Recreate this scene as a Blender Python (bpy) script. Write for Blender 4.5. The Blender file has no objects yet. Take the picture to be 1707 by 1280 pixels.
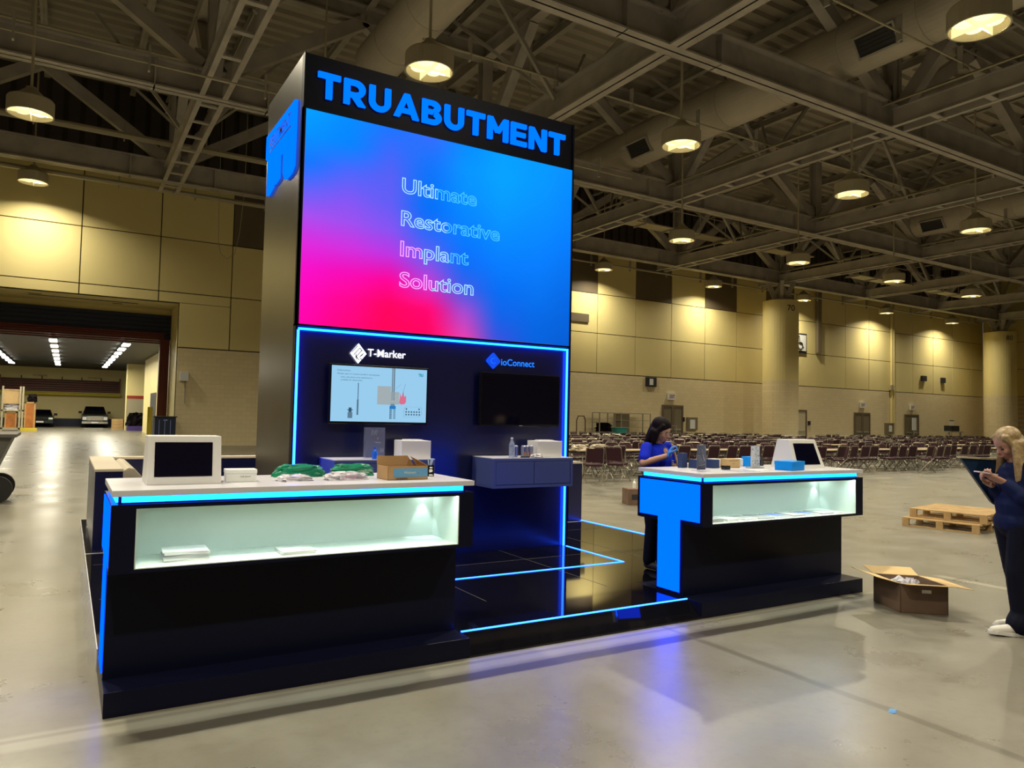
import bpy, bmesh, math, random
from mathutils import Vector, Matrix
random.seed(7)
PI = math.pi
sc = bpy.context.scene
C = sc.collection

# ------------------------------------------------------------------ camera
FPX = 1232.4493
YAW, PITCH, ROLL = math.radians(31.0136), math.radians(2.5695), math.radians(1.2691)
CAM_H = 1.6
Fv = Vector((math.sin(YAW)*math.cos(PITCH), math.cos(YAW)*math.cos(PITCH), math.sin(PITCH)))
R0 = Vector((math.cos(YAW), -math.sin(YAW), 0)); U0 = R0.cross(Fv)
Rv = R0*math.cos(ROLL)+U0*math.sin(ROLL); Uv = U0*math.cos(ROLL)-R0*math.sin(ROLL)
cam_d = bpy.data.cameras.new('camera'); cam = bpy.data.objects.new('camera', cam_d); C.objects.link(cam)
M = Matrix((Rv, Uv, -Fv)).transposed().to_4x4(); M.translation = (0, 0, CAM_H)
cam.matrix_world = M
cam_d.sensor_width = 36; cam_d.lens = 36*FPX/1707; cam_d.clip_start = .05; cam_d.clip_end = 400
sc.camera = cam

# ------------------------------------------------------------------ world, exposure
w = bpy.data.worlds.new('world'); sc.world = w; w.use_nodes = True
w.node_tree.nodes['Background'].inputs[0].default_value = (.32, .33, .30, 1)
w.node_tree.nodes['Background'].inputs[1].default_value = .25
vs = sc.view_settings; sc.display_settings.display_device = 'sRGB'
vs.view_transform = 'Standard'; vs.look = 'None'; vs.gamma = 1; vs.exposure = 0.4; vs.use_curve_mapping = False
cy = sc.cycles
cy.use_denoising = True; cy.max_bounces = 7; cy.diffuse_bounces = 4; cy.glossy_bounces = 4
cy.transmission_bounces = 4; cy.transparent_max_bounces = 6; cy.caustics_reflective = False; cy.caustics_refractive = False
cy.sample_clamp_indirect = 6.0; cy.sample_clamp_direct = 0; cy.blur_glossy = .5
LAMP_W = 300.0            # watts per high bay lamp
LAMP_COL = (1.0, .90, .67)

# ------------------------------------------------------------------ helpers
def tag(o, label=None, cat=None, group=None, kind=None):
    if label: o['label'] = label
    if cat: o['category'] = cat
    if group: o['group'] = group
    if kind: o['kind'] = kind
    return o
def empty(name, loc, rz=0, label=None, cat=None, group=None):
    o = bpy.data.objects.new(name, None); C.objects.link(o); o.empty_display_size = .1
    o.location = loc; o.rotation_euler = (0, 0, rz)
    return tag(o, label, cat, group)
def V(*a): return Vector(a)
class MB:
    """collects faces with material slots; build() makes ONE mesh object"""
    def __init__(s): s.v = []; s.f = []; s.m = []; s.mi = 0; s.T = None
    def add(s, vs, fs, mi=None):
        n = len(s.v)
        for p in vs:
            p = Vector(p)
            s.v.append(s.T @ p if s.T is not None else p)
        for f in fs: s.f.append([n+i for i in f]); s.m.append(s.mi if mi is None else mi)
        return s
    def box(s, x0, x1, y0, y1, z0, z1, mi=None):
        return s.add([(x0,y0,z0),(x1,y0,z0),(x1,y1,z0),(x0,y1,z0),(x0,y0,z1),(x1,y0,z1),(x1,y1,z1),(x0,y1,z1)],
            [(3,2,1,0),(4,5,6,7),(0,1,5,4),(1,2,6,5),(2,3,7,6),(3,0,4,7)], mi)
    def hexa(s, lo, hi, mi=None):   # two rings of four points
        return s.add(list(lo)+list(hi), [(3,2,1,0),(4,5,6,7),(0,1,5,4),(1,2,6,5),(2,3,7,6),(3,0,4,7)], mi)
    def bar(s, a, b, wd, ht, up=(0,0,1), mi=None):
        a = Vector(a); b = Vector(b); d = (b-a).normalized(); up = Vector(up)
        sd = d.cross(up)
        if sd.length < 1e-4: sd = d.cross(Vector((1,0,0)))
        sd.normalize(); u = sd.cross(d).normalized(); sd *= wd/2; u *= ht/2
        return s.hexa([a-sd-u, a+sd-u, a+sd+u, a-sd+u], [b-sd-u, b+sd-u, b+sd+u, b-sd+u], mi)
    def ibeam(s, a, b, wd, ht, t=.04, mi=None):
        a = Vector(a); b = Vector(b); up = Vector((0,0,1)) if abs((b-a).normalized().z) < .9 else Vector((0,1,0))
        if up.y: 
            s.bar(a, b, t, ht, up=up, mi=mi); s.bar(a+up*(ht/2-t/2), b+up*(ht/2-t/2), wd, t, up=up, mi=mi); s.bar(a-up*(ht/2-t/2), b-up*(ht/2-t/2), wd, t, up=up, mi=mi); return s
        s.bar(a, b, t, ht, mi=mi)
        s.bar(a+up*(ht/2-t/2), b+up*(ht/2-t/2), wd, t, mi=mi); s.bar(a-up*(ht/2-t/2), b-up*(ht/2-t/2), wd, t, mi=mi)
        return s
    def ring(s, c, ax, r, n, ref=None):
        ax = Vector(ax).normalized(); t = Vector(ref) if ref else (Vector((0,0,1)) if abs(ax.z) < .9 else Vector((1,0,0)))
        u = ax.cross(t).normalized(); v = ax.cross(u)
        return [Vector(c)+u*r*math.cos(2*PI*i/n)+v*r*math.sin(2*PI*i/n) for i in range(n)]
    def cyl(s, a, b, r1, r2=None, n=16, caps=True, mi=None):
        a = Vector(a); b = Vector(b); r2 = r1 if r2 is None else r2; d = b-a
        p = s.ring(a, d, r1, n)+s.ring(b, d, r2, n)
        f = [(i, (i+1) % n, n+(i+1) % n, n+i) for i in range(n)]
        if caps: f += [tuple(range(n))[::-1], tuple(range(n, 2*n))]
        return s.add(p, f, mi)
    def tube(s, pts, r, n=8, mi=None, caps=True):
        pts = [Vector(p) for p in pts]; rings = []; u = None
        for i, p in enumerate(pts):
            d = (pts[min(i+1, len(pts)-1)]-pts[max(i-1, 0)]).normalized()
            if u is None: u = d.cross(Vector((0,0,1)) if abs(d.z) < .9 else Vector((1,0,0))).normalized()
            else: u = (u-d*u.dot(d)).normalized()
            v = d.cross(u); rr = r[i] if isinstance(r, (list, tuple)) else r
            rings += [p+u*rr*math.cos(2*PI*k/n)+v*rr*math.sin(2*PI*k/n) for k in range(n)]
        f = [(j*n+i, j*n+(i+1) % n, (j+1)*n+(i+1) % n, (j+1)*n+i) for j in range(len(pts)-1) for i in range(n)]
        if caps: f += [tuple(range(n))[::-1], tuple(range((len(pts)-1)*n, len(pts)*n))]
        return s.add(rings, f, mi)
    def lathe(s, prof, c=(0,0,0), n=24, mi=None, cap0=True, cap1=True):
        c = Vector(c); p = []
        for r, z in prof: p += [c+Vector((r*math.cos(2*PI*i/n), r*math.sin(2*PI*i/n), z)) for i in range(n)]
        f = [(j*n+i, j*n+(i+1) % n, (j+1)*n+(i+1) % n, (j+1)*n+i) for j in range(len(prof)-1) for i in range(n)]
        if cap0: f.append(tuple(range(n))[::-1])
        if cap1: f.append(tuple(range((len(prof)-1)*n, len(prof)*n)))
        return s.add(p, f, mi)
    def prism(s, poly, a, b, fn, mi=None):    # poly of 2d points, fn(u,v,w)->3d, extruded w a..b
        n = len(poly)
        p = [fn(u, v, a) for u, v in poly]+[fn(u, v, b) for u, v in poly]
        return s.add(p, [tuple(range(n))[::-1], tuple(range(n, 2*n))]+[(i, (i+1) % n, n+(i+1) % n, n+i) for i in range(n)], mi)
    def quad(s, a, b, c, d, mi=None): return s.add([a, b, c, d], [(0,1,2,3)], mi)
    def capsule(s, a, ra, b, rb, n=12, mi=None):
        a = Vector(a); b = Vector(b); d = b-a; L = d.length
        ax = d/L if L > 1e-5 else Vector((0,0,1)); pts = []; rs = []
        for k in range(5):
            t = -PI/2+PI/2*k/4; pts.append(a+ax*ra*math.sin(t)); rs.append(max(ra*math.cos(t), .0015))
        for k in range(5):
            t = PI/2*k/4; pts.append(b+ax*rb*math.sin(t)); rs.append(max(rb*math.cos(t), .0015))
        return s.tube(pts, rs, n, mi)
    def ell(s, c, rx, ry, rz, n=16, mi=None, M3=None):
        c = Vector(c); p = []; m = n//2
        for j in range(1, m):
            t = -PI/2+PI*j/m
            for i in range(n):
                q = Vector((rx*math.cos(t)*math.cos(2*PI*i/n), ry*math.cos(t)*math.sin(2*PI*i/n), rz*math.sin(t)))
                p.append(c+(M3 @ q if M3 else q))
        for z in (-rz, rz):
            q = Vector((0, 0, z)); p.append(c+(M3 @ q if M3 else q))
        f = [(j*n+i, j*n+(i+1) % n, (j+1)*n+(i+1) % n, (j+1)*n+i) for j in range(m-2) for i in range(n)]
        B = (m-1)*n
        f += [(B, (i+1) % n, i) for i in range(n)]+[(B+1, (m-2)*n+i, (m-2)*n+(i+1) % n) for i in range(n)]
        return s.add(p, f, mi)
    def mesh(s, name, mats, off=(0,0,0), smooth=False):
        me = bpy.data.meshes.new(name); off = Vector(off)
        me.from_pydata([p-off for p in s.v], [], s.f)
        mats = mats if isinstance(mats, (list, tuple)) else [mats]
        for m in mats: me.materials.append(m)
        me.polygons.foreach_set('material_index', s.m)
        me.update()
        if smooth: me.polygons.foreach_set('use_smooth', [True]*len(me.polygons))
        return me
    def build(s, name, mats, parent=None, world=True, smooth=False, bevel=0, origin=None):
        """world=True: vertices are in world space; origin moves to the parent / base centre"""
        if parent is not None:
            off = Vector((0,0,0))
            if world:
                p = parent
                while p is not None: off += Vector(p.location); p = p.parent
        elif world:
            if origin is not None: off = Vector(origin)
            else:
                xs = [p.x for p in s.v]; ys = [p.y for p in s.v]; zs = [p.z for p in s.v]
                off = Vector(((min(xs)+max(xs))/2, (min(ys)+max(ys))/2, min(zs)))
        else: off = Vector((0,0,0))
        o = bpy.data.objects.new(name, s.mesh(name, mats, off, smooth)); C.objects.link(o)
        if parent is not None: o.parent = parent
        else: o.location = off
        if bevel:
            b = o.modifiers.new('bevel', 'BEVEL'); b.width = bevel; b.segments = 2; b.limit_method = 'ANGLE'; b.angle_limit = .6
        return o
def copy_tree(o, parent=None):
    c = o.copy(); C.objects.link(c)
    if parent is not None: c.parent = parent
    for ch in list(o.children): copy_tree(ch, c)
    return c
def text_geo(txt, size=1, bold=0, outline=0, extrude=0, spacing=1):
    """geometry of a line of lettering in the built in font: (verts, faces), baseline at 0, left at 0"""
    cu = bpy.data.curves.new('t', 'FONT'); cu.body = txt; cu.size = size; cu.offset = bold; cu.space_character = spacing
    cu.extrude = extrude; cu.resolution_u = 4
    if outline: cu.fill_mode = 'NONE'; cu.bevel_depth = outline; cu.bevel_resolution = 0
    o = bpy.data.objects.new('t', cu); C.objects.link(o)
    dg = bpy.context.evaluated_depsgraph_get(); dg.update()
    me = bpy.data.meshes.new_from_object(o.evaluated_get(dg))
    vs = [v.co.copy() for v in me.vertices]; fs = [tuple(p.vertices) for p in me.polygons]
    bpy.data.objects.remove(o); bpy.data.curves.remove(cu); bpy.data.meshes.remove(me)
    return vs, fs
def put_text(mb, txt, p0, ux, uz, width, height, mi=None, bold=0.0, outline=0, extrude=0, capref='H', spacing=1):
    """fit lettering: baseline start p0, direction ux, up uz, total width and cap height in metres"""
    vs, fs = text_geo(txt, 1, bold, outline, extrude, spacing)
    if not vs: return
    x0 = min(v.x for v in vs); x1 = max(v.x for v in vs)
    hv, _ = text_geo(capref, 1, bold); h = max(v.y for v in hv)
    ux = Vector(ux).normalized(); uz = Vector(uz).normalized(); nz = ux.cross(uz)
    sx = width/(x1-x0); sz = height/h
    mb.add([Vector(p0)+ux*(v.x-x0)*sx+uz*v.y*sz+nz*v.z*sz for v in vs], fs, mi)

# ------------------------------------------------------------------ materials
def mat(name, col, rough=.5, metal=0, emit=None, es=0, spec=None, noise=None, bump=0, alpha=1, trans=0, coat=0, sample=True):
    m = bpy.data.materials.new(name); m.use_nodes = True; nt = m.node_tree; b = nt.nodes['Principled BSDF']
    b.inputs['Base Color'].default_value = (*col, 1); b.inputs['Roughness'].default_value = rough; b.inputs['Metallic'].default_value = metal
    if spec is not None: b.inputs['Specular IOR Level'].default_value = spec
    if emit: b.inputs['Emission Color'].default_value = (*emit, 1); b.inputs['Emission Strength'].default_value = es
    if trans: b.inputs['Transmission Weight'].default_value = trans
    if alpha < 1: b.inputs['Alpha'].default_value = alpha
    if coat: b.inputs['Coat Weight'].default_value = coat; b.inputs['Coat Roughness'].default_value = .05
    if noise:   # (scale, amount, [col2])
        tc = nt.nodes.new('ShaderNodeTexCoord'); n = nt.nodes.new('ShaderNodeTexNoise'); n.inputs['Scale'].default_value = noise[0]
        n.inputs['Detail'].default_value = 5
        nt.links.new(tc.outputs['Object'], n.inputs['Vector'])
        mx = nt.nodes.new('ShaderNodeMix'); mx.data_type = 'RGBA'
        mx.inputs[6].default_value = (*col, 1)
        c2 = noise[2] if len(noise) > 2 else tuple(c*(1-noise[1]) for c in col)
        mx.inputs[7].default_value = (*c2, 1)
        mr = nt.nodes.new('ShaderNodeMapRange'); mr.inputs[1].default_value = .35; mr.inputs[2].default_value = .65
        nt.links.new(n.outputs[0], mr.inputs[0]); nt.links.new(mr.outputs[0], mx.inputs[0]); nt.links.new(mx.outputs[2], b.inputs['Base Color'])
        if bump:
            bp = nt.nodes.new('ShaderNodeBump'); bp.inputs['Strength'].default_value = bump; bp.inputs['Distance'].default_value = .02
            nt.links.new(n.outputs[0], bp.inputs['Height']); nt.links.new(bp.outputs[0], b.inputs['Normal'])
    if emit and es and spec is None: b.inputs['Specular IOR Level'].default_value = 0; b.inputs['Roughness'].default_value = .9
    if not sample: m.cycles.emission_sampling = 'NONE'
    return m
def steel(name, col):
    return mat(name, col, .55, 0, noise=(1.3, .25))
MAT = {}
def concrete():
    m = bpy.data.materials.new('polished_concrete'); m.use_nodes = True; nt = m.node_tree; N = nt.nodes; L = nt.links; b = N['Principled BSDF']
    geo = N.new('ShaderNodeNewGeometry'); sep = N.new('ShaderNodeSeparateXYZ'); L.new(geo.outputs['Position'], sep.inputs[0])
    def noise(scale, detail, rough=.5, vec=None):
        n = N.new('ShaderNodeTexNoise'); n.inputs['Scale'].default_value = scale; n.inputs['Detail'].default_value = detail; n.inputs['Roughness'].default_value = rough
        L.new(vec or geo.outputs['Position'], n.inputs['Vector']); return n.outputs[0]
    def mrange(src, a, b_, c=0, d=1, clamp=True):
        r = N.new('ShaderNodeMapRange'); r.clamp = clamp
        for i, v in enumerate((a, b_, c, d)): r.inputs[i+1].default_value = v
        L.new(src, r.inputs[0]); return r.outputs[0]
    def mix(fac, a, b_, mode='MIX'):
        x = N.new('ShaderNodeMix'); x.data_type = 'RGBA'; x.blend_type = mode
        if isinstance(fac, float): x.inputs[0].default_value = fac
        else: L.new(fac, x.inputs[0])
        for i, v in ((6, a), (7, b_)):
            if isinstance(v, tuple): x.inputs[i].default_value = (*v, 1)
            else: L.new(v, x.inputs[i])
        return x.outputs[2]
    def math_(op, a, b_=None, c=None):
        x = N.new('ShaderNodeMath'); x.operation = op
        for i, v in enumerate((a, b_, c)):
            if v is None: continue
            if isinstance(v, (int, float)): x.inputs[i].default_value = v
            else: L.new(v, x.inputs[i])
        return x.outputs[0]
    base = mix(mrange(noise(.35, 4), .35, .65), (.190, .177, .142), (.158, .146, .115))
    base = mix(mrange(noise(2.2, 6, .6), .42, .70, 0, .8), base, (.218, .206, .170))
    base = mix(mrange(noise(14, 6, .7), .50, .82, 0, .6), base, (.12, .112, .09))
    X, Y = sep.outputs[0], sep.outputs[1]
    wob = math_('MULTIPLY', math_('SUBTRACT', noise(1.5, 3), .5), .05)
    def band(coord, c, hw, soft=.01):
        d = math_('ABSOLUTE', math_('SUBTRACT', math_('ADD', coord, wob), c))
        return mrange(d, hw-soft, hw+soft, 1, 0)
    def lim(coord, a, b_):
        return math_('MULTIPLY', mrange(coord, a-.05, a+.05), mrange(coord, b_-.05, b_+.05, 1, 0))
    # tape line marks in front of the stand, floor joints
    f = math_('MULTIPLY', band(Y, 4.075, .06), lim(X, .3, 6.0)); base = mix(math_('MULTIPLY', f, .9), base, (.060, .050, .038))
    f = math_('MULTIPLY', band(Y, 4.27, .09, .02), lim(X, -3, 7.0)); base = mix(math_('MULTIPLY', f, .6), base, (.33, .31, .25))
    f = math_('MULTIPLY', band(X, 4.04, .035), lim(Y, -6, 4.0)); base = mix(math_('MULTIPLY', f, .6), base, (.085, .075, .055))
    f = math_('MULTIPLY', band(X, 8.1, .05), lim(Y, 1, 4.5)); base = mix(math_('MULTIPLY', f, .6), base, (.42, .40, .33))
    f = math_('MULTIPLY', band(Y, 13.6, .03), lim(X, 17.5, 60)); base = mix(math_('MULTIPLY', f, .7), base, (.42, .40, .31))
    # nine metre construction joints
    for coord, off in ((X, 4.04), (Y, 4.3)):
        md = math_('ABSOLUTE', math_('SUBTRACT', math_('MODULO', math_('ADD', coord, 9.1*20-off+4.55), 9.1), 4.55))
        base = mix(mrange(md, .012, .03, .5, 0), base, (.12, .11, .08))
    L.new(base, b.inputs['Base Color'])
    rr = mrange(noise(1.1, 6, .6), .3, .7, .25, .38)
    L.new(rr, b.inputs['Roughness'])
    b.inputs['Specular IOR Level'].default_value = .75
    bp = N.new('ShaderNodeBump'); bp.inputs['Strength'].default_value = .06; bp.inputs['Distance'].default_value = .02
    L.new(noise(6, 6, .6), bp.inputs['Height']); L.new(bp.outputs[0], b.inputs['Normal'])
    return m
MAT['floor'] = concrete()
def block_wall(name, col, rough=.8):
    m = mat(name, col, rough); nt = m.node_tree; N = nt.nodes; L = nt.links; b = N['Principled BSDF']
    geo = N.new('ShaderNodeNewGeometry'); mp = N.new('ShaderNodeMapping'); mp.inputs['Rotation'].default_value = (PI/2, 0, 0)
    L.new(geo.outputs['Position'], mp.inputs[0])
    br = N.new('ShaderNodeTexBrick'); br.inputs['Scale'].default_value = 1; br.inputs['Brick Width'].default_value = .4; br.inputs['Row Height'].default_value = .2
    br.inputs['Mortar Size'].default_value = .006; br.inputs['Color1'].default_value = (*col, 1); br.inputs['Color2'].default_value = (*[c*.94 for c in col], 1)
    br.inputs['Mortar'].default_value = (*[c*.8 for c in col], 1)
    L.new(mp.outputs[0], br.inputs[0]); L.new(br.outputs[0], b.inputs['Base Color'])
    return m
MAT['cream'] = mat('cream_wall_panel', (.86, .735, .34), .55, noise=(.25, .1))
MAT['creamd'] = mat('cream_wall_panel_b', (.82, .69, .315), .55, noise=(.25, .1))
MAT['taupe'] = mat('grey_brown_panel', (.15, .115, .07), .7, noise=(.6, .12))
MAT['block'] = block_wall('beige_blockwork', (.82, .69, .42))
MAT['joint'] = mat('panel_joint', (.06, .05, .025), .9)
MAT['siding'] = mat('dark_ribbed_siding', (.075, .06, .05), .7)
MAT['steel'] = steel('painted_steel', (.46, .42, .37))
MAT['steel2'] = steel('painted_steel_light', (.44, .41, .345))
MAT['deck'] = mat('roof_deck', (.36, .32, .25), .6)
MAT['duct'] = mat('duct_metal', (.50, .45, .36), .55, .0, noise=(.8, .15))
MAT['darkvent'] = mat('dark_vent', (.03, .03, .03), .6)
MAT['lamp'] = mat('lamp_housing', (.45, .40, .27), .45)
MAT['bulb'] = mat('lamp_glass', (.8, .75, .55), .1, emit=(1, .9, .55), es=.9, sample=False)
MAT['bulb2'] = mat('lamp_reflector', (.75, .66, .35), .25, .3, emit=(1, .86, .45), es=.65, sample=False)
MAT['pipe'] = mat('cream_pipe', (.42, .37, .25), .5)
MAT['black'] = mat('booth_black_laminate', (.004, .005, .018), .33, spec=.16)
MAT['gloss'] = mat('booth_black_gloss_floor', (.004, .004, .006), .035, spec=.55)
MAT['white'] = mat('white_laminate', (.60, .60, .66), .3)
MAT['whitebox'] = mat('white_display_box', (.72, .71, .70), .45)
MAT['niche'] = mat('niche_white', (.72, .80, .74), .6)
MAT['nichelight'] = mat('niche_led', (.8, .9, .85), .5, emit=(.80, 1.0, .96), es=22)
MAT['ledblue'] = mat('led_strip_blue', (.1, .3, .8), .4, emit=(.006, .055, 1.0), es=13)
MAT['ledcyan'] = mat('led_strip_cyan', (.1, .5, .8), .4, emit=(.002, .085, 1.0), es=12)
MAT['signblue'] = mat('sign_blue', (.0, .01, .03), .4, emit=(.0, .165, 1.6), es=1.0)
MAT['panelblue'] = mat('lit_panel_blue', (.0, .01, .03), .4, emit=(.0, .155, 4.5), es=1.0)
MAT['signwhite'] = mat('sign_white', (.8, .8, .8), .4, emit=(.9, .92, 1.0), es=1.3)
MAT['tower'] = mat('tower_brushed_metal', (.13, .12, .105), .30, .85, noise=(.7, .25))
MAT['towerblack'] = mat('tower_header_black', (.0025, .003, .009), .4, spec=.12)
MAT['navywall'] = mat('navy_gloss_wall', (.003, .005, .048), .27, spec=.9)
MAT['cabinet'] = mat('blue_grey_cabinet', (.06, .085, .25), .42)
MAT['tvblack'] = mat('tv_black', (.006, .006, .007), .18)
MAT['screenoff'] = mat('switched_off_glass', (.002, .002, .010), .07, spec=.7)
MAT['maroon'] = mat('maroon_vinyl', (.040, .014, .022), .55, spec=.2)
MAT['maroon2'] = mat('brown_vinyl_lighter', (.16, .095, .085), .5)
MAT['chrome'] = mat('chrome_tube', (.30, .27, .22), .3, .9)
MAT['tabletop'] = mat('banquet_table_laminate', (.40, .31, .19), .45)
MAT['cardboard'] = mat('cardboard', (.40, .245, .115), .8, noise=(6, .12))
MAT['cardboard_in'] = mat('cardboard_inner', (.58, .40, .19), .8, noise=(6, .1))
MAT['cardboard_dk'] = mat('cardboard_brown', (.17, .105, .07), .75, noise=(5, .25))
MAT['pine'] = mat('pallet_pine', (.50, .33, .15), .75, noise=(5, .25))
MAT['skin'] = mat('skin', (.42, .22, .16), .5, noise=(20, .06))
MAT['hair_dk'] = mat('dark_hair', (.006, .004, .005), .6, spec=.08)
MAT['blond'] = mat('blond_hair', (.36, .25, .12), .45, noise=(40, .4))
MAT['polo'] = mat('royal_blue_polo', (.006, .022, .55), .75, spec=.1, noise=(8, .15))
MAT['glove'] = mat('blue_glove', (.03, .20, .75), .5)
MAT['navyj'] = mat('navy_jacket', (.008, .014, .060), .75, spec=.1, noise=(6, .25))
MAT['trouser'] = mat('black_trousers', (.006, .007, .016), .75, spec=.1)
MAT['shoe'] = mat('white_shoe', (.62, .60, .56), .55)
MAT['rubber'] = mat('black_rubber', (.012, .012, .012), .6)
MAT['green'] = mat('green_plastic_wrap', (.0, .23, .12), .3, bump=.5, noise=(9, .35))
MAT['clear'] = mat('clear_plastic_bag', (.85, .84, .90), .18, noise=(25, .25, (.55, .53, .60)), alpha=.8)
MAT['paper'] = mat('white_paper', (.78, .80, .78), .6)
MAT['ink'] = mat('dark_ink', (.02, .02, .03), .6)
MAT['blue_box'] = mat('bright_blue_carton', (.0, .27, .90), .5, spec=.2)
MAT['acryl'] = mat('clear_acrylic', (.45, .50, .75), .08, alpha=.16)
MAT['sofa'] = mat('cream_leather', (.55, .48, .38), .45)
MAT['greyplas'] = mat('grey_plastic', (.12, .115, .105), .6, noise=(4, .2))
MAT['teal'] = mat('teal_plastic', (.03, .28, .26), .5)
MAT['yellow'] = mat('yellow_paint', (.62, .50, .04), .5)
MAT['redbrown'] = mat('red_brown_paint', (.13, .02, .015), .5)
MAT['red'] = mat('red_band_paint', (.35, .035, .01), .5)
MAT['navyband'] = mat('dark_blue_band', (.012, .018, .05), .6)
MAT['orange'] = mat('orange_crate', (.50, .17, .03), .6, noise=(3, .4))

# ------------------------------------------------------------------ setting
XL, XR_, YF_, YB, ZR = -24.0, 72.4, -22.0, 36.0, 15.6
DX0, DX1, DZ = -3.4, 4.16, 6.41       # loading opening
mb = MB().quad((XL,YF_,0),(XR_,YF_,0),(XR_,YB,0),(XL,YB,0))
mb.quad((-14,YB,0),(16,YB,0),(16,74.2,0),(-14,74.2,0))
tag(mb.build('floor', MAT['floor'], origin=(0,0,0)), 'grey polished concrete hall floor with tape marks and joints', 'floor', kind='structure')
# roof deck, corrugated along x
mb = MB(); y = YF_; k = 0
while y < YB:
    z0, z1 = (ZR, ZR+.14) if k % 2 else (ZR+.14, ZR)
    mb.quad((XL,y,z0),(XR_,y,z0),(XR_,y+.06,z1),(XL,y+.06,z1)); mb.quad((XL,y+.06,z1),(XR_,y+.06,z1),(XR_,y+.30,z1),(XL,y+.30,z1))
    y += .30; k += 1
tag(mb.build('ceiling', MAT['deck'], origin=(0,0,ZR)), 'dark corrugated metal roof deck above the trusses', 'ceiling', kind='structure')
# back wall: panels 3.04 m wide
mb = MB()
zrows = [(4.40, 6.85), (6.85, 9.28), (9.28, 11.9)]
PW = 3.045; X00 = .24
def wallback(x0, x1, z0, z1, mi): mb.box(x0, x1, YB, YB+.12, z0, z1, mi)
mb.box(XL, DX0, YB+.08, YB+.4, 0, ZR+.2, 2); mb.box(DX1, XR_, YB+.08, YB+.4, 0, ZR+.2, 2); mb.box(DX0, DX1, YB+.08, YB+.4, DZ, ZR+.2, 2)
wallback(XL, DX0, 0, 4.37, 1); wallback(DX1, XR_, 0, 4.37, 1)
i = -8
g = .022
while X00+i*PW < XR_:
    a = X00+i*PW; b_ = a+PW; i += 1
    if b_ < XL: continue
    a2, b2 = max(a, XL), min(b_, XR_)
    for r, (z0, z1) in enumerate(zrows):
        dark = (r == 2 and a > 6 and ((i-1) % 2 == (0 if a < 28.0 else 0)) and a < 47)
        mi = 3 if dark else (0 if (i+r) % 3 else 4)
        if a2 < DX1 and b2 > DX0 and z0 < DZ:
            if z1 > DZ: wallback(a2+g, b2-g, DZ, z1-g, mi)
            if b2 > DX1: wallback(max(DX1, a2+g), b2-g, z0+g, min(z1, DZ)-g, mi) if DX1 < b2-g else None
            if a2 < DX0: wallback(a2+g, DX0, z0+g, DZ-g, mi)
            continue
        wallback(a2+g, b2-g, z0+g, z1-g, mi)
x = XL
while x < XR_:
    mb.box(x, x+.42, YB-.02, YB+.12, 11.9, ZR+.2, 5); x += .62
tag(mb.build('wall_back', [MAT['cream'], MAT['block'], MAT['joint'], MAT['taupe'], MAT['creamd'], MAT['siding']], origin=(0,YB,0)), 'long cream panelled hall wall above beige blockwork', 'wall', kind='structure')
mb = MB(); mb.box(XR_, XR_+.3, YF_, YB, 0, 4.38, 1); 
y = YF_
while y < YB:
    for z0, z1 in zrows+[(11.9, 15.8)]: mb.box(XR_, XR_+.25, y+g, min(y+4.1, YB)-g, z0+g, z1-g, 0)
    y += 4.1
mb.box(XR_+.1, XR_+.4, YF_, YB, 0, 15.8, 2)
tag(mb.build('wall_right', [MAT['cream'], MAT['block'], MAT['joint']], origin=(XR_,0,0)), 'far right hall wall with wide cream panels', 'wall', kind='structure')
tag(MB().box(XL-.3, XL, YF_, YB, 0, 15.8).build('wall_left', MAT['block']), kind='structure')
tag(MB().box(XL, XR_, YF_-.3, YF_, 0, 15.8).build('wall_front', MAT['block']), kind='structure')
# recess of the loading opening
mb = MB()
mb.box(DX1, DX1+.5, YB+.12, 39.4, 0, DZ+.4); mb.box(DX0-.5, DX0, YB+.12, 39.4, 0, DZ+.4); mb.box(DX0, DX1, YB+.12, 39.4, DZ, DZ+.4); mb.box(DX0, DX1, 39.2, 39.4, 6.12, DZ)
mb.box(-1.6, 2.6, 37.6, 37.75, DZ-.012, DZ-.002, 1); mb.box(1.6, 2.0, 38.2, 38.35, DZ-.012, DZ-.002, 1); mb.box(-1.6, -1.1, 37.2, 37.3, DZ-.012, DZ-.002, 1)
mb.box(-14, DX0-.5, 39.2, 39.5, 0, 5.2); mb.box(DX1+.5, 16, 39.2, 39.5, 0, 5.2)
tag(mb.build('trim_1', [MAT['cream'], MAT['darkvent']]), 'deep cream reveal around the loading opening', 'trim', kind='structure')
# dock hall beyond
mb = MB(); mb.box(-14, 16, 74, 74.3, .65, 5.0, 0); mb.box(-14, 16, 73.97, 74.3, 0, .65, 1)
tag(mb.build('wall_dock', [MAT['cream'], MAT['navyband']]), 'cream dock wall with dark blue base band behind the cars', 'wall', kind='structure')
tag(MB().box(-14, 16, 39.4, 74.3, 4.95, 5.1).build('ceiling_dock', MAT['rubber']), 'dark low ceiling over the loading dock', 'ceiling', kind='structure')
mb = MB(); mb.box(4.55, 4.85, 39.6, 57, 0, 4.95, 0); mb.box(4.53, 4.55, 48.5, 52.0, 0, 2.6, 1)
tag(mb.build('wall_dock_right', [MAT['cream'], MAT['darkvent']]), 'cream side wall inside the loading dock', 'wall', kind='structure')

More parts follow.
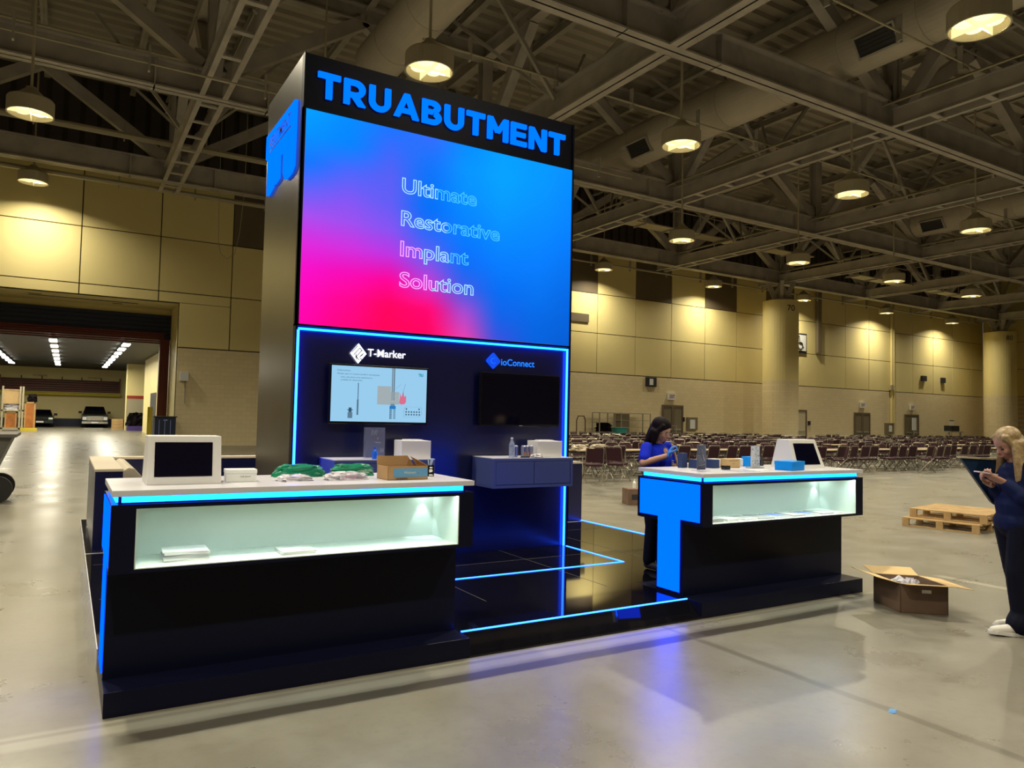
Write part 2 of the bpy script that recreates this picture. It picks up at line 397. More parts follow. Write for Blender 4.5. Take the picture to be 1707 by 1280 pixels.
# rolling shutter and its frame
sh = empty('roller_shutter', (.4, 38.9, 0), label='dark rolling shutter raised above the loading opening', cat='shutter')
mb = MB().box(DX0, DX1, 39.0, 39.38, 4.95, 6.12)
for q in range(6): mb.box(DX0, DX1, 38.96, 39.0, 5.0+.19*q, 5.15+.19*q)
mb.build('shutter_hood', MAT['navyband'], sh)
mb = MB(); 
for k in range(6): mb.box(DX0+.1, DX1-.3, 38.85, 38.92, 4.72+.09*k, 4.79+.09*k)
mb.build('slat_curtain', MAT['redbrown'], sh)
MB().box(3.70, 4.12, 38.9, 39.2, 0, 4.95).build('side_guide', MAT['redbrown'], sh)
MB().box(-3.3, -2.62, 38.9, 39.2, 0, 4.95).build('side_guide', MAT['redbrown'], sh)

# ------------------------------------------------------------------ columns
def column(x, y, r, ztop, label, num):
    c = empty('concrete_column', (x, y, 0), label=label, cat='column')
    mb = MB(); mb.lathe([(r,0),(r,4.38)], (x,y,0), 40, 1, cap0=False, cap1=False); mb.lathe([(r,4.38),(r,ztop)], (x,y,0), 40, 0, cap0=False)
    mb.build('shaft', [MAT['cream'], MAT['block']], c, smooth=False)
    mb = MB(); mb.lathe([(r*.72, ztop), (r*.72, ztop+.12)], (x,y,0), 24)
    for k in range(4):
        a = PI/4+k*PI/2; dx, dy = math.cos(a), math.sin(a)
        mb.bar((x+dx*.25, y+dy*.25, ztop), (x+dx*.85, y+dy*.85, 11.1), .22, .3)
        mb.bar((x+dx*.5, y+dy*.5, ztop+.3), (x-dx*.1, y-dy*.1, 11.1), .18, .25)
    mb.build('steel_head', MAT['steel'], c)
    # painted number on the side towards the booth
    d = Vector((-x, -y, 0)).normalized(); s = Vector((d.y, -d.x, 0))*-1
    a = math.radians(32); dd = d*math.cos(a)+s*math.sin(a)
    ux = Vector((-dd.y, dd.x, 0))
    mb = MB(); put_text(mb, num, Vector((x,y,ztop-.75))+dd*(r+.03)-ux*.25, ux, (0,0,1), .55, .38)
    mb.build('painted_number', MAT['ink'], c)
    return c
column(40.9, 33.15, 1.15, 9.75, 'thick cream round column nearest the accessibility sign', '70')
column(70.0, 33.4, 1.25, 9.95, 'thick cream round column at the far right corner', '80')

# ------------------------------------------------------------------ roof trusses
XS = [-15.5, -6.05, 3.4, 12.8, 22.3, 31.8, 41.1, 50.6, 60.1, 69.6]
YS = [-15.5, -5.9, 4.0, 13.8, 23.7, 33.4]
ZB, ZT = 11.0, 15.05
def xtruss(y, label):
    t = empty('roof_truss', ((XL+XR_)/2, y, ZB), label=label, cat='truss', group='roof trusses running along the hall')
    mb = MB().ibeam((XL+.1,y,ZB+.44),(XR_-.1,y,ZB+.44),.46,.88,.05)
    for x in XS:
        for s in (-1.6, 1.6): mb.box(x+s-.02, x+s+.02, y-.22, y+.22, ZB, ZB+.88)
    mb.build('bottom_chord', MAT['steel'], t)
    MB().ibeam((XL+.1,y,ZT),(XR_-.1,y,ZT),.4,.6,.05).build('top_chord', MAT['steel'], t)
    for i, x in enumerate(XS):
        MB().ibeam((x,y,ZB+.9),(x,y,ZT-.3),.4,.42).box(x-.55,x+.55,y-.03,y+.03,ZB+.8,ZB+1.5).build('web_post', MAT['steel'], t)
        for s in (-1, 1):
            xm = x+s*4.72
            if XL < xm < XR_: MB().bar((x+s*.35,y,ZB+.95),(xm,y,ZT-.2),.34,.42).build('diagonal', MAT['steel'], t)
def ytruss(x, label, solid=False):
    t = empty('roof_truss', (x, (YF_+YB)/2, ZB), label=label, cat='truss', group='roof trusses running towards the back wall')
    mb = MB()
    for a, b_ in zip([YF_+.1]+YS, YS+[35.2]):
        a += .235; b_ -= .235
        if solid: mb.ibeam((x,a,ZB+.42),(x,b_,ZB+.42),.5,.84,.05)
        else:
            for s in (-.27, .27):
                mb.bar((x+s,a,ZB+.3),(x+s,b_,ZB+.3),.05,.55); mb.bar((x+s*1.2,a,ZB+.02),(x+s*1.2,b_,ZB+.02),.15,.03); mb.bar((x+s*1.2,a,ZB+.58),(x+s*1.2,b_,ZB+.58),.15,.03)
            yy = a+.4
            while yy < b_: mb.box(x-.27,x+.27,yy-.09,yy+.09,ZB+.03,ZB+.08); yy += 1.55
    mb.build('bottom_chord', MAT['steel'], t)
    MB().ibeam((x,YF_+.1,ZT),(x,35.9,ZT),.36,.55).build('top_chord', MAT['steel'], t)
    for y in YS:
        for s in (-1, 1):
            ym = y+s*3.2
            if YF_ < ym < YB: MB().bar((x,y+s*.35,ZB+.7),(x,ym,ZT-.2),.34,.4).build('diagonal', MAT['steel'], t)
    for k in range(len(YS)-1):      # kicker braces at the thirds
        for fr in (.5,):
            y = YS[k]+(YS[k+1]-YS[k])*fr
            for s in (-1, 1):
                MB().bar((x+s*.2,y,ZB+.5),(x+s*3.1,y,ZT),.12,.12).build('kicker_brace', MAT['steel2'], t)
                MB().bar((x+s*.2,y,ZB+.5),(x+s*3.1,y+3.0,ZT),.10,.10).build('kicker_brace', MAT['steel2'], t)
for y, l in zip(YS, ['roof truss behind the viewer, rearmost', 'roof truss behind the viewer, nearest the viewer', 'roof truss crossing just in front of the booth counters', 'roof truss crossing the top right, first one beyond the booth tower', 'roof truss crossing behind the booth tower, below the upper left lamp', 'roof truss nearest the back wall, resting on the cream columns']):
    xtruss(y, l)
for i, x in enumerate(XS):
    nm = {3.4: 'open twin-channel roof truss ending above the upper left wall', 12.8: 'heavy roof truss running down to the top right corner of the booth tower'}.get(x)
    if nm is None: nm = '%s roof truss right of the booth running towards the back wall' % ['', '', '', '', 'first', 'second', 'third', 'fourth', 'fifth', 'sixth'][i] if i > 3 else '%s roof truss left of the frame' % ('farther' if i == 0 else 'nearer')
    ytruss(x, nm, solid=(x == 12.8))
x = XL+.7; first = None
while x < XR_:
    if not any(abs(x-q) < .6 for q in XS):
        if first is None:
            first = MB().ibeam((0,YF_+.1,ZR-.18),(0,YB-.1,ZR-.18),.22,.34,.03).build('roof_purlin', MAT['steel2'], world=False)
            tag(first, 'thin roof purlin under the corrugated deck', 'purlin', 'roof purlins under the deck'); p = first
        else: p = first.copy(); C.objects.link(p)
        p.location = (x, 0, 0)
    x += 3.15
# ducts
def duct(x, z, r, y0, y1, label, vents):
    d = empty('air_duct', (x, (y0+y1)/2, z-r), label=label, cat='duct')
    mb = MB().cyl((x,y0,z),(x,y1,z),r,n=40); 
    yy = y0+1
    while yy < y1: mb.cyl((x,yy-.03,z),(x,yy+.03,z),r+.012,n=40); yy += 2.4
    mb.build('duct_shell', MAT['duct'], d, smooth=False)
    for (vy, ang) in vents:
        a = math.radians(ang); n = Vector((math.cos(a), 0, math.sin(a))); c = Vector((x, vy, z))+n*(r+.02); t = Vector((-n.z, 0, n.x))
        mb = MB(); 
        for s in (-1, 1): mb.bar(c+t*s*.3-V(0,.6,0), c+t*s*.3+V(0,.6,0), .06, .14, up=n); mb.bar(c+V(0,s*.6,0)-t*.33, c+V(0,s*.6,0)+t*.33, .06, .14, up=n)
        g_ = mb.build('grille_frame', MAT['steel2'], d)
        mb = MB(); mb.bar(c-V(0,.57,0), c+V(0,.57,0), .56, .04, up=n)
        for k in range(5): mb.bar(c-V(0,.57,0)+t*(-.22+.11*k)+n*.02, c+V(0,.57,0)+t*(-.22+.11*k)+n*.02, .015, .05, up=n)
        mb.build('grille', MAT['darkvent'], d)
duct(19.9, 12.95, .80, -21, 27.0, 'wide grey round air duct crossing the upper right of the hall', [(12.35, 214), (22.5, 214), (2, 214)])
duct(8.15, 12.95, .72, -21, 22.5, 'grey round air duct dropping behind the booth tower sign', [])
duct(40.4, 12.95, .80, -21, 23.5, 'distant round air duct at the right edge among the trusses', [(22.3, 214), (12, 214)])
# slab hung between duct and roof: bright access panels beside ducts
for (x, y, w_, l_) in ((10.2, 12.6, .5, 1.4), (21.6, 14.6, .4, 1.3)):
    tag(MB().box(x-w_/2, x+w_/2, y-l_/2, y+l_/2, 12.2, 12.5).build('duct_box', MAT['steel2']), 'small box fixed beside the %s air duct' % ('upper centre' if x < 15 else 'upper right'), 'duct box')

# pipes along x
def pipe_group(items, label):
    t = empty('conduit_run', (0, items[0][0], items[0][1]), label=label, cat='conduit')
    for (y, z, r, x0, x1) in items: MB().tube([(x0,y,z),(x1,y,z)], r, 8).build('conduit', MAT['pipe'], t)
    x = items[0][3]+1.5
    while x < items[0][4]:
        if x > -6: MB().box(x-.025,x+.025,items[0][0]-.03,items[0][0]+.12,items[0][1]-.2,items[0][1]+.5).build('hanger', MAT['steel2'], t)
        x += 3.0
pipe_group([(35.05, 11.1, .11, XL, 9)], 'thick cream pipe low along the top of the upper left wall panels')
pipe_group([(32.4, 12.3, .13, XL, 12)], 'thick cream pipe on hangers below the left roof truss')
pipe_group([(28.4, 14.1, .035, XL, 9), (28.6, 14.15, .035, XL, 9), (28.8, 14.2, .035, XL, 9)], 'three thin conduits under the deck at the upper left')
pipe_group([(21.5, 10.75, .03, XL, 18)], 'thin bright conduit below the left truss chord')
pipe_group([(35.15, 10.95, .06, 16, 70)], 'thin pipe along the top of the right hand wall panels')
pipe_group([(18.5, 11.98, .035, 8, 60)], 'thin conduit between the right hand roof trusses')
pipe_group([(11.2, 12.0, .03, 8, 40)], 'thin conduit nearest the viewer under the right deck')
def ypipe(x, z, r, n, label):
    t = empty('conduit_run', (x, 7, z), label=label, cat='conduit')
    for k in range(n): MB().tube([(x+.09*k,YF_+.5,z+.05*k),(x+.09*k,33,z+.05*k)], r, 6).build('conduit', MAT['pipe'], t)
for x in (22.3, 31.8, 41.1): ypipe(x-.55, 11.7, .028, 4, 'bundle of thin conduits beside the %s truss right of the tower' % {22.3:'first',31.8:'second',41.1:'third'}[x])
# cable loop hanging at left
mb = MB()
pts = [(5.0,32.0,15.5),(5.0,32.0,11.0),(5.02,32.0,9.8),(5.05,32,8.5),(5.15,32,8.05),(5.4,32,7.85),(5.7,32,8.1),(5.85,32,8.9),(5.95,32,10.2),(6.0,32,11.0),(6.0,32,15.5)]
mb.tube(pts, .012, 6)
tag(mb.build('hanging_cable', MAT['pipe']), 'thin pale cable hanging in a loop before the upper left wall', 'cable')
# maintenance walkway glimpsed by the back wall (right)
for x0, x1, y, z, lb in ((24, 40, 30.3, 12.1, 'long pale walkway panel strip under the deck before the clerestory'), (44, 58, 30.0, 11.4, 'pale walkway grating beyond the near column')):
    t = empty('catwalk', ((x0+x1)/2, y, z), label=lb, cat='walkway')
    MB().box(x0, x1, y-.45, y+.45, z, z+.06).build('walk_panel', MAT['pipe'], t)
    mb = MB(); x = x0
    while x < x1: mb.box(x, x+.05, y-.5, y+.5, z-.08, z); mb.box(x, x+.04, y-.48, y-.44, z, z+1.0); x += 2
    mb.box(x0, x1, y-.48, y-.44, z+.96, z+1.0); mb.build('rail_frame', MAT['steel'], t)

# ------------------------------------------------------------------ high bay lamps
ld = bpy.data.lights.new('lamp_light', 'AREA'); ld.shape = 'DISK'; ld.size = .36; ld.energy = LAMP_W; ld.color = LAMP_COL; ld.spread = math.radians(150)
ldw = ld.copy(); ldw.energy = LAMP_W*.68
def make_lamp(rod, wall=False):
    t = empty('high_bay_lamp', (0,0,0))
    R_ = .525
    mb = MB().lathe([(R_,0),(R_,.36),(R_-.03,.40)], n=36, cap0=False, cap1=True); mb.lathe([(R_-.03,0),(R_-.03,.28)], n=36, cap0=False, cap1=False)
    mb.lathe([(R_,0),(R_-.03,0)], n=36, cap0=False, cap1=False)
    mb.build('drum_shade', MAT['lamp'], t, world=False)
    mb = MB().lathe([(R_-.12,.40),(.13,.66),(.12,.70)], n=28, cap0=False); mb.build('cone_top', MAT['lamp'], t, world=False)
    MB().cyl((0,0,.70),(0,0,.70+rod),.035,n=8).build('hanging_rod', MAT['lamp'], t, world=False)
    mb = MB().lathe([(.001,.2),(R_-.04,.2)], n=30, cap0=False, cap1=False, mi=0)
    for a in (0, PI/2): 
        c, s = math.cos(a), math.sin(a); mb.bar((-c*(R_-.03),-s*(R_-.03),.1),(c*(R_-.03),s*(R_-.03),.1),.012,.18,mi=0)
    mb.build('reflector_plate', MAT['bulb2'], t, world=False)
    for k in range(4):
        a = PI/4+k*PI/2
        MB().ell((math.cos(a)*.25, math.sin(a)*.25, .12), .17, .17, .07, 14).build('glass_bulb', MAT['bulb'], t, world=False, smooth=True)
    l = bpy.data.objects.new('lamp_light', ldw if wall else ld); C.objects.link(l); l.parent = t; l.location = (.19,-.115,.035)
    return t
lproto = {}
def lamp(x, y, z, label, group):
    rod = round(15.3-z-.70, 2)
    if rod not in lproto: o = lproto[rod] = make_lamp(rod, z > 10)
    else: o = copy_tree(lproto[rod])
    o.location = (x, y, z); o.rotation_euler = (0, 0, .0); tag(o, label, 'ceiling lamp', group)
ords = ['first', 'second', 'third', 'fourth', 'fifth', 'sixth', 'seventh']
G = 'round high bay lamps in rows under the trusses'
lab2 = {(6.4,14.4): 'round high bay lamp peeking over the top edge of the booth tower', (13.9,14.55): 'round high bay lamp hanging right of the booth tower, in front of the big duct', (21.4,14.6): 'round high bay lamp right of the big duct, under the second truss bay', (29.1,14.7): 'round high bay lamp in the middle row, near the right edge',
 (-1.1,22.2): 'round high bay lamp hanging at the upper left', (21.4,22.3): 'round high bay lamp low beside the right edge of the tower screen', (28.7,22.3): 'round high bay lamp just above the near cream column', (36.2,22.3): 'round high bay lamp between the two cream columns, higher of the two', (43.6,22.3): 'round high bay lamp near the right edge above the far column', (14.2,7.1): 'large round high bay lamp cut by the top right corner of the frame'}
for (x, y), l in lab2.items(): lamp(x, y, 9.0, l, G)
for k, x in enumerate((-9, -1.5, 26.9, 36.0, 45.0, 55.0, 64.4)):
    lamp(x, 34.5, 10.42, ('small high bay lamp close to the left wall panels' if k == 1 else 'high bay lamp outside the left edge, close to the wall') if k < 2 else 'small lamp close to the back wall, %s right of the booth tower' % ords[k-2], 'high bay lamps along the back wall')
for x in (-8.6, 6.4, 13.9, 50.9, 58): lamp(x, 22.3, 9.0, 'round high bay lamp of the rear row hidden behind the booth or past the frame' , G)
for x in (-8.6, -1.1, 36.4, 44): lamp(x, 14.6, 9.0, 'round high bay lamp of the middle row outside the frame', G)
for x in (-8.6, -1.1, 6.4, 21.6, 29): lamp(x, 7.1, 9.0, 'round high bay lamp above the booth outside the frame', G)
for x in (-8.6, -1.1, 6.4, 14, 21.6): lamp(x, -.4, 9.0, 'round high bay lamp above the viewer outside the frame', G)

# ------------------------------------------------------------------ wall fittings
def wallthing(name, label, cat, x0, x1, z0, z1, m, depth=.08, extra=None, y=YB):
    o = empty(name, ((x0+x1)/2, y, z0), label=label, cat=cat)
    MB().box(x0, x1, y-depth, y, z0, z1).build('body', MAT[m], o)
    if extra:
        for nm, e, mm in extra: e.build(nm, MAT[mm], o)
    return o
Yw = YB
def door(n, x0, x1, z1, m='creamd', frame=True, leaves=2):
    o = empty('door_%d' % n, ((x0+x1)/2, Yw, 0)); o['kind'] = 'structure'
    wl = (x1-x0)/leaves
    for k in range(leaves): 
        d = MB().box(x0+k*wl+.02, x0+(k+1)*wl-.02, Yw-.05, Yw, 0, z1).build('door_leaf', MAT[m], o)
        MB().box(x0+k*wl+.12, x0+(k+1)*wl-.12, Yw-.11, Yw-.06, 1.0, 1.08).build('push_bar', MAT['steel2'], o)
    mb = MB(); mb.box(x0-.12, x0, Yw-.08, Yw, 0, z1+.12); mb.box(x1, x1+.12, Yw-.08, Yw, 0, z1+.12); mb.box(x0, x1, Yw-.08, Yw, z1, z1+.12)
    if leaves == 2: mb.box((x0+x1)/2-.12, (x0+x1)/2+.12, Yw-.09, Yw-.05, 0, z1)
    mb.build('door_frame', MAT['taupe'], o)
MAT['doorgrey'] = mat('door_grey_brown', (.20, .165, .10), .6)
MAT['doorlight'] = mat('door_light', (.62, .55, .36), .6)
door(1, 33.1, 34.7, 2.5, 'doorgrey'); door(2, 46.1, 47.2, 2.5, 'doorlight', leaves=1); door(3, 53.2, 55.0, 2.45, 'doorgrey'); door(4, 60.0, 61.8, 2.45, 'doorgrey')
for (x, lb) in ((33.75, 'above the door nearest the booth'), (54.1, 'above the third door'), (60.9, 'above the rightmost door')):
    s = empty('exit_sign', (x, Yw-.05, 2.75), label='small illuminated exit sign '+lb, cat='exit sign')
    MB().box(x-.32, x+.32, Yw-.14, Yw-.02, 2.95, 3.4).build('sign_box', MAT['paper'], s)
    mb = MB(); put_text(mb, 'EXIT', (x-.22, Yw-.145, 3.07), (1,0,0), (0,0,1), .44, .22, bold=.01); mb.build('lettering', MAT['red'], s)
s = empty('accessibility_sign', (46.3, Yw-.05, 6.7), label='white framed wheelchair symbol sign beside the near column', cat='sign')
MB().box(45.3, 47.2, Yw-.12, Yw-.02, 6.85, 8.3).build('frame', MAT['ink'], s); MB().box(45.42, 47.08, Yw-.16, Yw-.12, 7.0, 8.18).build('panel', MAT['paper'], s)
mb = MB(); yy = Yw-.18
for q in range(14):
    a0 = math.radians(-150+q*20); a1 = math.radians(-150+(q+1)*20)
    mb.bar((46.4+.26*math.cos(a0),yy,7.38+.26*math.sin(a0)),(46.4+.26*math.cos(a1),yy,7.38+.26*math.sin(a1)),.02,.07,up=(0,1,0))
mb.bar((46.28,yy,7.95),(46.32,yy,7.5),.02,.08,up=(0,1,0)); mb.bar((46.3,yy,7.55),(46.6,yy,7.5),.02,.08,up=(0,1,0)); mb.bar((46.6,yy,7.5),(46.75,yy,7.2),.02,.08,up=(0,1,0)); mb.ell((46.26,yy,8.05),.08,.02,.08,10)
mb.build('wheelchair_symbol', MAT['ink'], s)
s = empty('pictogram_sign', (31.95, Yw-.05, 3.8), label='small dark pictogram sign left of the first door', cat='sign')
MB().box(31.55, 32.45, Yw-.08, Yw-.02, 3.75, 4.35).build('panel', MAT['ink'], s); MB().box(31.85, 32.15, Yw-.10, Yw-.08, 3.85, 4.25).build('symbol', MAT['paper'], s)
wallthing('equipment_cabinet', 'grey wall cabinet with white papers right of the first door', 'cabinet', 35.15, 36.05, 1.0, 1.85, 'doorgrey', .15, [('paper_notice', MB().box(35.35,35.8,Yw-.17,Yw-.15,1.1,1.7), 'paper')])
wallthing('equipment_cabinet', 'grey wall cabinet on the pipe between the two right doors', 'cabinet', 57.1, 58.2, .9, 1.8, 'doorgrey', .15, [('paper_notice', MB().box(57.5,57.9,Yw-.17,Yw-.15,1.1,1.6), 'paper')])
wallthing('control_panel', 'small dark control panel left of the first wall cabinet', 'control panel', 34.75, 34.95, 1.55, 1.85, 'ink')
wallthing('control_panel', 'small dark control panel right of the light door', 'control panel', 47.5, 47.75, 1.5, 1.8, 'ink')
wallthing('return_vent', 'wide dark vent slot in the wall beside the tower screen', 'vent', 25.2, 26.95, 7.45, 7.95, 'taupe')
wallthing('wall_speaker', 'left of two small dark speakers high on the right wall panels', 'speaker', 62.3, 62.9, 5.45, 5.9, 'ink', .2)
wallthing('wall_speaker', 'right of two small dark speakers high on the right wall panels', 'speaker', 65.3, 65.8, 5.42, 5.87, 'ink', .2)
s = empty('down_pipe', (48.5, Yw-.15, 6.9), label='dark vertical pipe hanging down the upper wall right of the near column', cat='pipe'); MB().box(48.3,48.7,Yw-.3,Yw-.05,6.95,11.9).build('pipe_casing', MAT['doorgrey'], s)
s = empty('down_pipe', (58, Yw-.15, 1.8), label='thin cream vertical pipe ending at the wall cabinet between the right doors', cat='pipe'); MB().box(57.85,58.0,Yw-.2,Yw-.05,1.8,11.9).box(58.15,58.25,Yw-.2,Yw-.05,1.8,11.9).build('pipe_pair', MAT['cream'], s)
MB_ = MB().box(57.6,57.95,Yw-.3,Yw-.1,4.5,4.9); MB_.build('junction_box', MAT['pipe'], s)
wallthing('wall_horn', 'small white horn fitting on the jamb right of the loading opening', 'alarm', 4.28, 4.62, 2.9, 3.3, 'paper', .2, [('conduit', MB().box(4.5,4.54,Yw-.06,Yw-.0,1.9,2.9), 'steel2')])
for (x, z, lb, hh) in ((60.3, 1.25, 'white paper sign on a stand before the rightmost door', 1.05), (66.0, 1.1, 'white paper sign on the far right wall above the chairs', 1.0)):
    yq = 35.4
    s = empty('paper_sign', (x, yq, 0), label=lb, cat='sign'); MB().box(x-.28, x+.28, yq-.02, yq+.02, z, z+hh).build('sheet', MAT['paper'], s); MB().box(x-.02, x+.02, yq, yq+.04, 0, z).build('stand', MAT['steel2'], s)
    mb = MB().box(x-.32, x+.32, yq-.0, yq+.03, z+hh, z+hh+.08); mb.build('top_clip', MAT['ink'], s)

# ================================================================== BOOTH
PZ = .13                       # platform height
PX0, PX1, PY0, PY1 = .225, 6.47, 4.545, 11.3
pf = empty('booth_platform', (3.3, 7.6, 0), label='low glossy black platform carrying the lit booth tower', cat='platform')
mb = MB(); mb.box(PX0, 2.36, 5.2, PY1, .005, PZ); mb.box(2.36, 4.48, PY0, PY1, .005, PZ); mb.box(4.48, PX1, 5.2, PY1, .005, PZ)
mb.build('deck_panels', MAT['gloss'], pf)
mb = MB()      # the short ramp between the two counters
mb.add([(2.36,PY0,PZ),(4.48,PY0,PZ),(4.48,4.39,.012),(2.36,4.39,.012),(2.36,PY0,.0),(4.48,PY0,.0),(4.48,4.39,0),(2.36,4.39,0)], [(3,2,1,0),(4,5,6,7),(0,1,5,4),(1,2,6,5),(2,3,7,6),(3,0,4,7)])
mb.build('front_ramp', MAT['gloss'], pf)
mb = MB()
for x in (2.93, 4.15, 5.37): mb.box(x-.002, x+.002, 5.2, PY1, PZ, PZ+.0012)
for y in (6.55, 8.0, 9.5): mb.box(PX0+.05, PX1-.05, y-.002, y+.002, PZ, PZ+.0012)
mb.build('tile_seams', MAT['greyplas'], pf)
MB().box(2.37, 4.47, PY0-.006, PY0+.006, PZ-.004, PZ+.005).build('led_edge_strip', MAT['ledblue'], pf)
mb = MB().box(2.40, 5.01, 6.0, 6.014, PZ, PZ+.006).box(4.996, 5.010, 6.014, 7.03, PZ, PZ+.006); mb.build('led_floor_line', MAT['ledblue'], pf)
mb = MB().box(PX1-.03, PX1-.012, 5.2, 8.7, PZ, PZ+.007); mb.build('led_side_line', MAT['ledblue'], pf)
mb = MB().box(PX0-.006, PX0, 5.2, PY1, .0, PZ+.004).box(PX0, PX1, 8.615, 8.63, PZ, PZ+.004); mb.build('metal_edge_trim', MAT['white'], pf)
# curled protective film along the left platform edge
mb = MB(); random.seed(3)
pts = []
for k in range(22):
    y = 5.3+k*.15; pts.append((PX0-.012-random.random()*.018, y, .05+random.random()*.10))
for k in range(21):
    a, b_ = Vector(pts[k]), Vector(pts[k+1]); mb.quad((PX0-.004,a.y,.125),(PX0-.004,b_.y,.125),b_,a); mb.quad(a,b_,(b_.x-.03,b_.y,.004),(a.x-.02,a.y,.004))
tag(mb.build('protective_film', MAT['acryl']), 'crumpled clear film hanging off the left edge of the platform', 'plastic film')

# ---- tower
TX0, TX1, TY0, TY1, TZ = 1.83, 5.03, 7.05, 8.55, 5.085
tw = empty('booth_tower', (3.43, 7.8, PZ), label='tall booth tower with a big colour screen and blue sign lettering', cat='display tower')
MB().box(TX0, TX1-.002, TY0+.09, TY1, PZ, TZ-.003).build('tower_body', MAT['tower'], tw)
MB().box(TX0+.012, TX1-.002, TY0+.02, TY0+.10, 4.545, TZ).build('header_panel', MAT['towerblack'], tw)
MB().box(TX0+.03, TX1-.03, TY0+.06, TY0+.10, PZ, 2.43).build('lower_wall', MAT['navywall'], tw)
mb = MB().box(TX0, TX0+.012, TY0, TY0+.09, PZ, TZ).box(TX0, TX0+.028, TY0, TY0+.05, 2.43, 4.545).box(TX1-.02, TX1, TY0, TY0+.09, PZ, TZ).box(TX0, TX1, TY0, TY0+.09, 2.425, 2.445)
mb.build('black_edge_frame', MAT['towerblack'], tw)
# colour screen
def scrcol(u, v):
    # control colours (sRGB) on a coarse grid, v from bottom
    rows = [  # u = 0, .14, .28, .42, .56, .70, .85, 1
     [(255,0,165),(255,0,120),(255,0,85),(255,0,90),(225,60,170),(50,80,215),(0,95,215),(0,90,205)],
     [(248,0,178),(252,0,140),(255,0,95),(255,0,110),(165,70,200),(15,95,225),(0,100,222),(0,95,212)],
     [(240,10,195),(240,5,175),(245,0,150),(200,50,200),(60,90,225),(0,105,235),(0,110,232),(0,100,220)],
     [(215,40,215),(205,45,215),(185,50,220),(110,85,232),(10,105,240),(0,118,245),(0,118,242),(0,108,230)],
     [(165,75,232),(155,75,232),(130,80,235),(45,100,240),(0,118,248),(0,130,252),(0,126,250),(0,116,240)],
     [(95,95,242),(120,85,238),(95,90,238),(0,108,240),(0,130,252),(0,142,255),(0,134,253),(0,124,248)],
     [(15,115,250),(70,100,245),(85,92,238),(0,112,240),(0,140,255),(0,152,255),(0,142,254),(0,130,250)],
     [(0,140,255),(0,128,254),(60,100,242),(20,112,244),(0,145,255),(0,158,255),(0,148,255),(0,135,252)],
     [(0,155,255),(0,135,255),(25,112,250),(50,105,245),(0,138,252),(0,155,255),(0,150,255),(0,140,255)]]
    us = [0,.14,.28,.42,.56,.70,.85,1]
    y = v*8; j = min(int(y), 7); fy = y-j
    i = 0
    while i < 6 and u > us[i+1]: i += 1
    fx = (u-us[i])/(us[i+1]-us[i]); fx = fx*fx*(3-2*fx)*.5+fx*.5
    c = [0,0,0]
    for k in range(3):
        a = rows[j][i][k]*(1-fx)+rows[j][i+1][k]*fx; b_ = rows[j+1][i][k]*(1-fx)+rows[j+1][i+1][k]*fx
        c[k] = (a*(1-fy)+b_*fy)/255
    return [((q+.055)/1.055)**2.4 if q > .04 else q/12.92 for q in c]
SX0, SX1, SZ0, SZ1 = 1.862, 5.012, 2.448, 4.535
nx, nz = 64, 44
vs_ = [(SX0+(SX1-SX0)*i/nx, TY0+.01, SZ0+(SZ1-SZ0)*j/nz) for j in range(nz+1) for i in range(nx+1)]
fs_ = [(j*(nx+1)+i, j*(nx+1)+i+1, (j+1)*(nx+1)+i+1, (j+1)*(nx+1)+i) for j in range(nz) for i in range(nx)]
mb = MB().add(vs_, fs_); mb.box(SX0, SX1, TY0+.012, TY0+.05, SZ0, SZ1, 0)
ms = bpy.data.materials.new('led_wall_picture'); ms.use_nodes = True; nt = ms.node_tree; b = nt.nodes['Principled BSDF']
b.inputs['Base Color'].default_value = (.002,.002,.002,1); b.inputs['Roughness'].default_value = .6; b.inputs['Specular IOR Level'].default_value = .05
at = nt.nodes.new('ShaderNodeAttribute'); at.attribute_name = 'picture'; nt.links.new(at.outputs['Color'], b.inputs['Emission Color']); b.inputs['Emission Strength'].default_value = .82
scr = mb.build('led_screen', ms, tw)
ca = scr.data.color_attributes.new('picture', 'FLOAT_COLOR', 'POINT')
for i, v in enumerate(scr.data.vertices):
    u = (v.co.x+tw.location.x-SX0)/(SX1-SX0); q = (v.co.z+tw.location.z-SZ0)/(SZ1-SZ0)
    ca.data[i].color = (*scrcol(min(max(u,0),1), min(max(q,0),1)), 1)
MAT['outl'] = mat('outlined_words_pale', (.1,.1,.1), .5, emit=(.30, .62, 1.0), es=1.0)
MAT['outl2'] = mat('outlined_words_cyan', (.1,.1,.1), .5, emit=(.02, .42, 1.0), es=1.0)
MAT['outl3'] = mat('outlined_words_pink', (.1,.1,.1), .5, emit=(.85, .30, .95), es=1.0)
for txt, z, x1, cuts in (('Ultimate', 3.890, 3.742, (0,4)), ('Restorative', 3.548, 4.04, (0,5)), ('Implant', 3.232, 3.66, (0,4)), ('Solution', 2.912, 3.728, (4,0))):
    vs, fs = text_geo(txt, 1, .008, outline=.021)
    x0m = min(v.x for v in vs); x1m = max(v.x for v in vs); hv, _ = text_geo('H', 1, .004); hh = max(v.y for v in hv)
    W = x1-2.866; mb = MB()
    pv = [Vector((2.866+(v.x-x0m)/(x1m-x0m)*W, TY0+.004-v.z*.1, z+v.y/hh*.150)) for v in vs]
    mb.v = pv
    for f in fs:
        cx_ = sum(pv[k].x for k in f)/len(f); fr = (cx_-2.866)/W
        mb.f.append(list(f)); mb.m.append((2 if fr < .42 else 0) if txt == 'Solution' else ((0 if fr < .45 else 1) if txt != 'Implant' else (2 if fr < .3 else (0 if fr < .7 else 1))))
    mb.build('screen_word', [MAT['outl'], MAT['outl2'], MAT['outl3']], tw)
